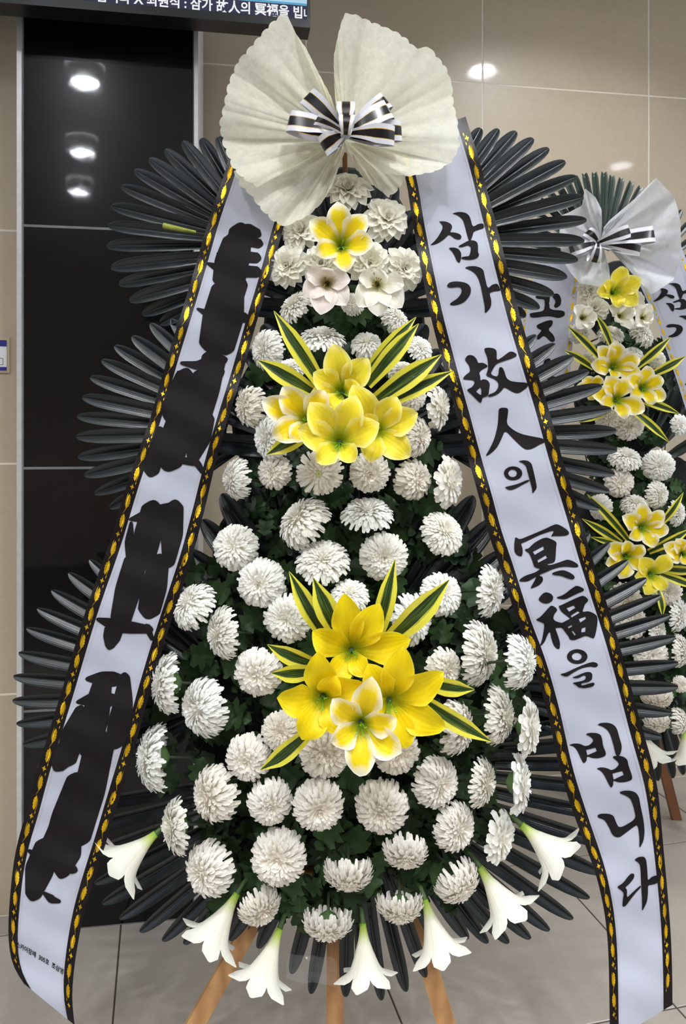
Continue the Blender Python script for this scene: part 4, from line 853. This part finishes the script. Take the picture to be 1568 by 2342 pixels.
for i, (x, y, r, fx, fz, lb) in enumerate(((794, 438, 58, .0, .5, 'topmost ivory silk dahlia, directly below the bow knot'), (882, 503, 60, .25, .2, 'ivory silk dahlia right of the single yellow lily'), (690, 532, 52, -.3, .3, 'ivory silk dahlia half hidden under the fabric wing'),
        (658, 610, 54, -.35, 0, 'ivory silk dahlia beside the left banner'), (736, 602, 50, -.1, -.1, 'ivory silk dahlia below the single yellow lily, left'), (845, 604, 58, .1, -.05, 'ivory silk dahlia below the single yellow lily, right'), (922, 614, 54, .4, -.1, 'ivory silk dahlia beside the right banner'))):
    dahlia(lb, x, y, r, YB(y) - .115 - (.02 if i in (4, 5) else 0), (fx, fz), GD, P(787 + (x - 787) * .6, y + 20, YB(y) + .04), i)
GY = 'yellow lilies of the front wreath'
def yl(lb, c, tips, mat, near=.0, w=26): return lily(lb, c, YB(c[1]) - .235 - near, tips, mat, GY, w, stem_to=P(lerp(c[0], 787, .4), c[1] + 10, YB(c[1]) + .04))
lily('single yellow white-edged lily among the ivory dahlias at the top', (780, 566), YB(566) - .21, [(771, 461), (838, 492), (855, 558, -.004), (792, 622), (722, 582), (708, 506)], m_lilyw, GY, 23, stem_to=P(787, 580, YB(580) + .04))
lily('blush white lily with dark stamens under the yellow top lily', (748, 648), YB(648) - .2, [(700, 624), (746, 612), (801, 640), (792, 698), (733, 720), (693, 676)], m_blush, 'pale lilies of the front wreath', 25, stam=m_stameny, stem_to=P(770, 640, YB(640) + .04))
lily('drooping ivory lily beside the blush lily, under the dahlias', (862, 650), YB(650) - .2, [(820, 634), (880, 622), (924, 652), (919, 704), (863, 724), (818, 702)], m_ivory, 'pale lilies of the front wreath', 24, stam=m_stameny, stem_to=P(830, 640, YB(640) + .04))
yl('top yellow lily of the upper cluster', (782, 898), [(763, 786), (842, 820), (716, 852), (706, 915), (753, 938), (822, 880)], m_lilyp, 0, 26)
yl('left white-edged yellow lily of the upper cluster', (704, 964), [(598, 916), (645, 885), (742, 893), (622, 1000), (668, 1010), (740, 985)], m_lilyw, .005, 26)
yl('right yellow lily of the upper cluster', (858, 985), [(806, 880), (908, 908), (955, 945), (937, 1046), (846, 1057), (830, 950)], m_lilyp, .015, 27)
yl('front yellow lily of the upper cluster, facing the viewer', (776, 1012), [(708, 920), (813, 904), (867, 968), (681, 982), (724, 1058), (812, 1056)], m_lilyp, .035, 28)
yl('top yellow lily of the lower cluster', (803, 1486), [(787, 1357), (868, 1380), (714, 1444), (939, 1462), (754, 1558), (836, 1545)], m_lily, .0, 29)
yl('left yellow lily of the lower cluster', (739, 1590), [(726, 1491), (633, 1596), (690, 1692), (782, 1676), (832, 1562), (768, 1545)], m_lily, .015, 29)
yl('right yellow lily of the lower cluster', (889, 1600), [(923, 1478), (1014, 1537), (1019, 1665), (930, 1711), (842, 1624), (842, 1518)], m_lily, .02, 30)
yl('front white-edged yellow lily of the lower cluster', (825, 1650), [(850, 1547), (760, 1598), (757, 1697), (822, 1776), (918, 1722), (906, 1644)], m_lilyw, .045, 28)
GL = 'yellow-edged striped leaves of the front wreath'
for lb, tp, bs, wd, nr in (
    ('striped leaf pointing up left above the upper lilies', (626, 711), (742, 892), 42, .01), ('short striped leaf left of the upper lilies', (589, 823), (718, 898), 46, 0), ('upright striped leaf right of the upper lilies, rear one of a pair', (951, 725), (828, 868), 40, 0),
    ('upright striped leaf right of the upper lilies, front one of a pair', (957, 740), (838, 880), 44, .012), ('long striped leaf over the right banner edge, upper of two', (1009, 811), (856, 918), 50, .012), ('long striped leaf over the right banner edge, lower of two', (1034, 849), (868, 926), 40, .002),
    ('striped leaf under the left white-edged lily, pointing down left', (609, 1040), (712, 985), 42, .01), ('short striped leaf between the front and right upper lilies', (838, 1032), (812, 968), 30, .03),
    ('leftmost upright striped leaf above the lower lilies', (661, 1307), (748, 1462), 44, 0), ('second upright striped leaf above the lower lilies', (716, 1321), (778, 1458), 54, .012), ('near-vertical striped leaf above the lower lilies', (903, 1280), (858, 1466), 44, 0),
    ('broadest striped leaf, pointing up right from the lower lilies', (1027, 1326), (884, 1470), 58, .012), ('upper one of two short striped leaves left of the lower lilies', (611, 1474), (728, 1522), 42, 0), ('lower one of two short striped leaves left of the lower lilies', (620, 1539), (726, 1532), 42, .01),
    ('short striped leaf right of the lower lilies', (1085, 1577), (962, 1556), 42, 0), ('longest striped leaf, pointing down right from the lower lilies', (1125, 1697), (952, 1592), 44, .012), ('lowest striped leaf, pointing down left from the lower lilies', (595, 1761), (712, 1668), 44, 0)):
    strap_leaf(lb, tp, bs, wd, YB(tp[1]) - .215 - nr, YB(bs[1]) - .19 - nr * .5, GL)
GT = 'white trumpet lilies hanging from the front wreath'
for lb, b, e, dy, sp, ro in (
    ('white trumpet lily farthest left, pointing at the banner', (357, 1906), (262, 1990), -.02, 1.25, .4), ('white trumpet lily second from the left, over the floor', (543, 2042), (470, 2168), -.02, 1.05, .2), ('white trumpet lily third from the left, over a wooden leg', (640, 2122), (590, 2262), -.02, 1.0, .7),
    ('white trumpet lily hanging straight down, near the middle', (829, 2110), (838, 2252), -.02, 1.0, .1), ('white trumpet lily third from the right', (970, 2056), (1012, 2196), -.02, 1.0, .5), ('white trumpet lily second from the right', (1096, 1982), (1172, 2104), -.02, 1.05, .3), ('white trumpet lily farthest right, beside the right banner', (1191, 1886), (1288, 1974), -.02, 1.2, .0)):
    Yb = YB(b[1]) - .085; trumpet(lb, b, e, Yb, dy, sp, ro, GT, P(b[0] + (787 - b[0]) * .15, b[1] - 45, YB(b[1]) + .02))
# crumpled clear tape between the lowest leaflets
t = MB(); rr = random.Random(5); rows = []
for i in range(7): rows.append([P(655 + i * 19 + rr.uniform(-3, 3), 2178 + j * 13 + i * 2 + rr.uniform(-4, 4), YB(2180) - .03 + rr.uniform(-.006, .006)) for j in range(6)])
t.grid(rows); tp = NT('clear_tape'); tp.set(0.12, 0, 0.8); tp.color((.8, .82, .85, 1)); tp.bump(tp.noise(40, 2), .3, .004); tp.translucent(0.1, 0.9)
tag(t.build('clear_tape', tp.m, None, False), 'crumpled clear tape across the lowest palm leaflets', 'tape')
# ------------------------------------------------------------------ fabric bows and striped ribbon bows
def wing(outline, c, Y0, seed, mat, parent, n=330, nr=16, scal=5.0, period=26.0, pleat=(9, 15, 23), amp=.034, fwd=.03):
    o = resample(outline, n); rnd = random.Random(seed); phs = [rnd.uniform(0, 6.28) for _ in pleat]
    tot = sum(math.hypot(b[0] - a[0], b[1] - a[1]) for a, b in zip(o, o[1:])); m = MB(); rows, uv = [], []
    for k in range(nr + 1):
        f = k / nr; r, q = [], []
        for i, (x, y) in enumerate(o):
            s = i / (n - 1); d = math.hypot(x - c[0], y - c[1]) or 1; ux, uy = (x - c[0]) / d, (y - c[1]) / d
            lobe = (s * tot / period) % 1 * 2 - 1; sc = scal * 1.5 * (math.sqrt(max(0, 1 - lobe * lobe)) - .75) * (1 if k == nr else .3 if k == nr - 1 else 0)
            dd = max(6, (d + sc) * f) if k else 4
            sw = s + .045 * math.sin(5 * s + phs[0]) + .02 * math.sin(13 * s + phs[1]); h = sum((abs(math.sin(p * .62 * sw * 3.1 + ph)) - .5) * (1.0 if j == 0 else .5 * max(.25, 1 - f * .8)) for j, (p, ph) in enumerate(zip(pleat, phs))); h *= amp * (.3 + 1.5 * f * (1 - .62 * f)) * (1 if f > .08 else .3)
            h += .004 * math.sin(f * 9 + s * 21 + phs[0])
            r.append(P(c[0] + ux * dd, c[1] + uy * dd, Y0 - h - fwd * f * f)); q.append((s, f))
        rows.append(r); uv.append(q)
    m.grid(rows, uv); return m.build('fabric_wing', mat, parent)
c0 = (786, 318); Yb0 = YB(320) - .155
fb = thing('fabric_bow', 'large pleated cream fabric bow with scalloped edge topping the front wreath', 'bow', P(c0[0], c0[1], Yb0))
wing([(768, 262), (757, 222), (722, 155), (700, 111), (677, 78), (659, 40), (648, 30), (618, 55), (579, 100), (544, 140), (522, 192), (513, 237), (502, 285), (511, 333), (533, 385), (556, 408), (590, 428), (640, 398), (690, 372)], c0, Yb0, 1, m_fabric, fb)
wing([(560, 400), (534, 390), (548, 422), (574, 447), (596, 477), (626, 507), (652, 518), (707, 492), (737, 462), (759, 425), (781, 366), (788, 345)], c0, Yb0 + .012, 2, m_fabric, fb, 200, 12, 4, 26, (7, 12, 17), .016, .018)
wing([(770, 262), (766, 222), (763, 166), (763, 129), (770, 92), (779, 55), (788, 31), (811, 33), (844, 48), (881, 63), (907, 74), (929, 89), (951, 111), (981, 107), (996, 126), (1018, 152), (1033, 192), (1036, 237), (1044, 270), (1051, 333), (1033, 370), (996, 392), (936, 403), (877, 396), (830, 376), (795, 346)], c0, Yb0, 3, m_fabric, fb, 170, 14, 4.5, 25, (8, 14, 21))
wing([(800, 352), (812, 385), (838, 414), (866, 433), (888, 452), (911, 433), (930, 396)], c0, Yb0 + .02, 4, m_fabric, fb, 120, 10, 4, 24, (6, 11, 16), .01, .0)
m = MB(); m.tube([P(788, 352, Yb0 + .015), P(789, 400, Yb0 + .06), P(787, 470, YB(470) + .04)], .005, 6); m.build('tie_stick', m_stub if False else m_wood2, fb)

def loop(c, tip, wpx, Y, bulge, mat, parent, w0=.28, tail=False, twist=0.0, back=1.0):
    a = P(c[0], c[1], Y); b = P(tip[0], tip[1], Y); D = b - a; k = Y / F; m = MB(); rows = []; S = D.cross(VIEW).normalized() * (wpx / 2 * k); n = 30
    for i in range(n + 1):
        th = 2 * math.pi * i / n * (back if back < 1 else 1); f = .5 - .5 * math.cos(th); f2 = f ** .85
        p = a + D * f2 + VIEW * (bulge * math.sin(th)) * (1 - .25 * f); sw = w0 + (1 - w0) * min(1, f * 1.7)
        tw = twist * math.sin(th); sv = S * math.cos(tw) + VIEW * S.length * math.sin(tw)
        rows.append([p + sv * sw * u for u in (-1, -.6, -.2, .2, .6, 1)])
    m.grid(rows); return m.build('ribbon_loop', mat, parent)
cs = (790, 308); Ys = Yb0 - .055
sb = thing('striped_bow', 'glossy black and white striped ribbon bow pinned on the cream fabric bow', 'bow', P(cs[0], cs[1], Ys))
for tip, wd, dy, bu, w0, tw in (((700, 219), 44, .006, .016, .3, .5), ((659, 277), 50, .0, .018, .3, -.2), ((737, 338), 46, -.006, .014, .3, .3), ((722, 274), 26, -.016, .014, .4, .9),
        ((884, 228), 44, .008, .014, .3, .3), ((890, 250), 48, -.002, .018, .3, .2), ((918, 300), 46, .006, .014, .3, -.2), ((902, 312), 44, -.006, .016, .3, -.3), ((791, 234), 41, -.012, .03, .5, 0), ((793, 262), 36, -.03, .016, .6, 0)):
    loop(cs, tip, wd, Ys + dy, bu, m_stripe, sb, w0, False, tw)
m = MB(); m.tube([P(783, 312, Ys - .012), P(790, 305, Ys - .018), P(797, 313, Ys - .012)], .006, 8); m.build('knot', m_satin, sb)
# second wreath
c2 = (1374, 548); Y2 = YB2(550) - .13
f2 = thing('fabric_bow', 'white pleated fabric bow with plain edges topping the second wreath', 'bow', P(c2[0], c2[1], Y2))
wing([(1376, 515), (1375, 479), (1362, 452), (1337, 430), (1330, 470), (1300, 486), (1282, 493), (1278, 540), (1284, 590), (1301, 620), (1325, 648), (1353, 653), (1398, 660), (1392, 610), (1380, 570)], c2, Y2, 11, m_fabric2, f2, 110, 12, 0, 26, (5, 9, 14), .018, .02)
wing([(1380, 520), (1392, 505), (1450, 455), (1500, 406), (1520, 428), (1541, 449), (1550, 480), (1555, 505), (1557, 561), (1552, 600), (1540, 640), (1522, 652), (1500, 668), (1487, 673), (1462, 640), (1443, 605), (1400, 570)], c2, Y2, 12, m_fabric2, f2, 110, 12, 0, 26, (5, 9, 14), .02, .025)
s2 = thing('striped_bow', 'black and silver striped ribbon bow pinned on the second wreath', 'bow', P(1366, 556, Y2 - .04))
for tip, wd, dy, tw in (((1496, 535), 38, 0, .3), ((1440, 528), 30, -.008, 0), ((1464, 570), 32, .006, -.4), ((1340, 530), 26, .0, .3), ((1302, 572), 34, .004, -.3), ((1357, 600), 28, -.006, .3)):
    loop((1366, 556), tip, wd, Y2 - .045 + dy, .018, m_stripe2, s2, .4, False, tw)
# ------------------------------------------------------------------ flowers of the second wreath
foliage('dark green foliage between the flowers of the second wreath', [(1480, 1380, 150, 280), (1450, 1080, 110, 110), (1430, 860, 90, 110)], YB2, 130, 44, None, 9, (0, .06))
G5 = 'white chrysanthemums of the second wreath'
L2 = [(1397, 762, 62, 46, 'U', 'm', 'white chrysanthemum under the ivory lilies, second wreath, left of two'), (1471, 764, 64, 44, 'UR', 'm', 'white chrysanthemum under the ivory lilies, second wreath, right of two'), (1322, 762, 44, 48, 'L', 'm', 'white chrysanthemum beside the gold-edged banner end, second wreath'), (1447, 806, 48, 34, 'U', 'm', 'small white chrysanthemum just above the second wreath upper lilies'),
 (1503, 822, 42, 42, 'R', 'm', 'white chrysanthemum between the right striped leaves, second wreath'), (1353, 812, 34, 34, 'L', 'm', 'small white chrysanthemum between the left striped leaves, second wreath'), (1391, 960, 58, 50, '', 'o', 'cream chrysanthemum under the second wreath upper lilies, left'), (1440, 974, 72, 62, '', 'o', 'cream chrysanthemum under the second wreath upper lilies, middle'),
 (1557, 972, 48, 50, 'R', 'm', 'white chrysanthemum at the frame edge near the lowest upper striped leaf'), (1430, 1044, 76, 54, 'U', 'm', 'white chrysanthemum facing up beyond the middle leaf tips'), (1507, 1066, 76, 64, '', 'm', 'round white chrysanthemum mid right of the second wreath'), (1419, 1104, 70, 58, '', 'o', 'cream chrysanthemum beyond the lowest middle leaf tips'),
 (1507, 1132, 60, 66, 'R', 'm', 'white chrysanthemum above the second wreath lower lilies, right'), (1452, 1152, 66, 46, 'U', 'm', 'white chrysanthemum behind the top lower lily, second wreath'), (1551, 1174, 52, 62, 'R', 'm', 'white chrysanthemum at the frame edge above the lower lilies'), (1368, 1160, 62, 44, 'L', 'm', 'white chrysanthemum left of the second wreath lower lilies'),
 (1527, 1354, 66, 70, '', 'o', 'cream chrysanthemum below the second wreath lower lilies'), (1556, 1408, 60, 76, 'R', 'm', 'white chrysanthemum at the frame edge below the lower lilies'), (1432, 1374, 80, 46, '', 'o', 'cream chrysanthemum between lower leaflet tips, upper one'), (1446, 1424, 80, 42, '', 'o', 'cream chrysanthemum between lower leaflet tips, second one'),
 (1506, 1444, 66, 52, 'R', 'm', 'white chrysanthemum at the tip of the longest lower leaflets'), (1559, 1489, 52, 76, 'R', 'm', 'white chrysanthemum at the frame edge, below mid height'), (1490, 1498, 80, 40, '', 'o', 'cream chrysanthemum glimpsed between lower leaflet tips, third one'), (1558, 1566, 40, 40, 'R', 'o', 'small cream chrysanthemum at the frame edge, low'),
 (1446, 1549, 60, 36, '', 'o', 'cream chrysanthemum glimpsed between lower leaflets, fourth one'), (1503, 1602, 74, 46, 'D', 'o', 'cream chrysanthemum between the last two lower leaflets'), (1504, 1657, 62, 52, 'D', 'o', 'lowest cream chrysanthemum of the second wreath'), (1556, 1650, 36, 60, 'R', 'o', 'cream chrysanthemum above the frame-edge trumpet lily, second wreath')]
for i, (x, y, w_, h_, fc, kd, lb) in enumerate(L2):
    v = {'m': V_MUM, 'o': V_OLD}[kd]; mum(lb, x, y, w_, h_, fc, v[i % 3], G5, YB2(y) - .1 - (.03 if y < 1250 else .0), P(lerp(x, 1470, .3), y + 12, YB2(y) + .04), i + 40)
for i, (x, y, r, lb) in enumerate(((1348, 664, 34, 'ivory silk dahlia under the second bow, left'), (1358, 705, 36, 'ivory silk dahlia beside the second wreath left banner'), (1446, 690, 34, 'ivory silk dahlia right of the second wreath top lily'))):
    dahlia(lb, x, y, r, YB2(y) - .1, (random.uniform(-.3, .3), 0), 'ivory silk dahlias of the second wreath', P(x + 10, y + 10, YB2(y) + .04), i + 20)
def l2(lb, c, tips, mat, near=0, w=15, st=None, g='yellow lilies of the second wreath'): return lily(lb, c, YB2(c[1]) - .19 - near, tips, mat, g, w, .045, st, P(c[0] + 8, c[1] + 10, YB2(c[1]) + .04))
l2('single greenish yellow lily below the second bow', (1398, 670), [(1424, 609), (1466, 640), (1459, 696), (1413, 704), (1363, 669), (1380, 645)], m_lilyp, .02, 18)
gp = 'ivory lilies of the second wreath'
l2('ivory lily left of three under the second wreath top lily', (1329, 728), [(1312, 700), (1345, 700), (1366, 728), (1350, 752), (1320, 752)], m_ivory, 0, 14, m_stameny, gp)
l2('ivory lily middle of three under the second wreath top lily', (1413, 724), [(1392, 700), (1432, 690), (1452, 712), (1442, 752), (1405, 735)], m_ivory, .005, 15, m_stameny, gp)
l2('ivory lily right of three under the second wreath top lily', (1466, 728), [(1448, 702), (1480, 694), (1494, 726), (1480, 744), (1452, 744)], m_ivory, 0, 14, m_stameny, gp)
l2('top white-edged lily of the second wreath upper cluster', (1398, 842), [(1405, 780), (1462, 818), (1464, 858), (1350, 834), (1366, 792), (1400, 866)], m_lilyw, 0, 18)
l2('front white-edged lily of the second wreath upper cluster', (1406, 916), [(1386, 860), (1428, 862), (1474, 939), (1428, 958), (1370, 922), (1350, 895)], m_lilyw, .02, 18)
l2('right white-edged lily of the second wreath upper cluster', (1464, 888), [(1479, 836), (1515, 864), (1520, 914), (1492, 926), (1440, 905), (1434, 860)], m_lilyw, .01, 17)
l2('left lily of the second wreath upper cluster, behind leaf tips', (1352, 888), [(1312, 893), (1330, 866), (1368, 858), (1380, 900), (1345, 915)], m_lilyw, 0, 15)
l2('top white-edged lily of the second wreath lower cluster', (1463, 1206), [(1463, 1150), (1516, 1168), (1529, 1212), (1496, 1252), (1438, 1231), (1422, 1180)], m_lilyw, .01, 17)
l2('left lily of the second wreath lower cluster, behind leaf tips', (1428, 1270), [(1386, 1246), (1430, 1236), (1472, 1248), (1476, 1300), (1416, 1324), (1384, 1290)], m_lilyw, .015, 19)
l2('lowest lily of the second wreath lower cluster', (1484, 1312), [(1528, 1268), (1520, 1350), (1474, 1360), (1450, 1318), (1462, 1275)], m_lilyp, .025, 19)
l2('right lily of the second wreath lower cluster, cut by the frame', (1558, 1266), [(1516, 1245), (1545, 1232), (1582, 1240), (1590, 1290), (1556, 1288), (1522, 1268)], m_lilyw, .01, 16)
for lb, tp, bs, wd in (('tall striped leaf above the second wreath upper lilies', (1361, 718), (1400, 800), 17), ('striped leaf over the banner, second wreath, upper of two', (1296, 745), (1376, 826), 19), ('striped leaf over the banner, second wreath, lower of two', (1289, 801), (1356, 842), 19), ('striped leaf pointing up right, second wreath', (1533, 771), (1446, 846), 21), ('striped leaf reaching the frame edge, second wreath', (1567, 815), (1484, 860), 22),
        ('striped leaf pointing down right, second wreath, upper of two', (1555, 947), (1446, 908), 20), ('striped leaf pointing down right, second wreath, lower of two', (1530, 1012), (1434, 930), 20), ('striped leaf under the upper cluster of the second wreath, left', (1322, 966), (1390, 940), 16), ('left upright striped leaf over the second wreath lower cluster', (1342, 1130), (1437, 1236), 20), ('lower left striped leaf of the second wreath lower cluster', (1330, 1186), (1420, 1242), 20),
        ('short left striped leaf of the second wreath lower cluster', (1350, 1228), (1420, 1246), 16), ('upright striped leaf right of the top lower lily, second wreath', (1562, 1126), (1502, 1206), 18), ('striped leaf crossing to the frame edge, second wreath lower cluster', (1580, 1208), (1482, 1262), 22), ('striped leaf hanging down from the second wreath lower cluster', (1514, 1410), (1500, 1338), 18), ('right striped leaf at the frame edge, second wreath lower cluster', (1590, 1305), (1510, 1300), 22), ('lowest right striped leaf at the frame edge, second wreath', (1592, 1342), (1508, 1312), 20)):
    strap_leaf(lb, tp, bs, wd, YB2(tp[1]) - .17, YB2(bs[1]) - .15, 'yellow-edged striped leaves of the second wreath')
for lb, b, e in (('white trumpet lily hanging low beside the right banner, second wreath', (1462, 1672), (1506, 1748)), ('white trumpet lily at the frame edge, second wreath', (1562, 1672), (1570, 1752))):
    trumpet(lb, b, e, YB2(b[1]) - .05, -.02, 1.1, .3, 'white trumpet lilies of the second wreath', P(b[0] - 10, b[1] - 30, YB2(b[1]) + .03))
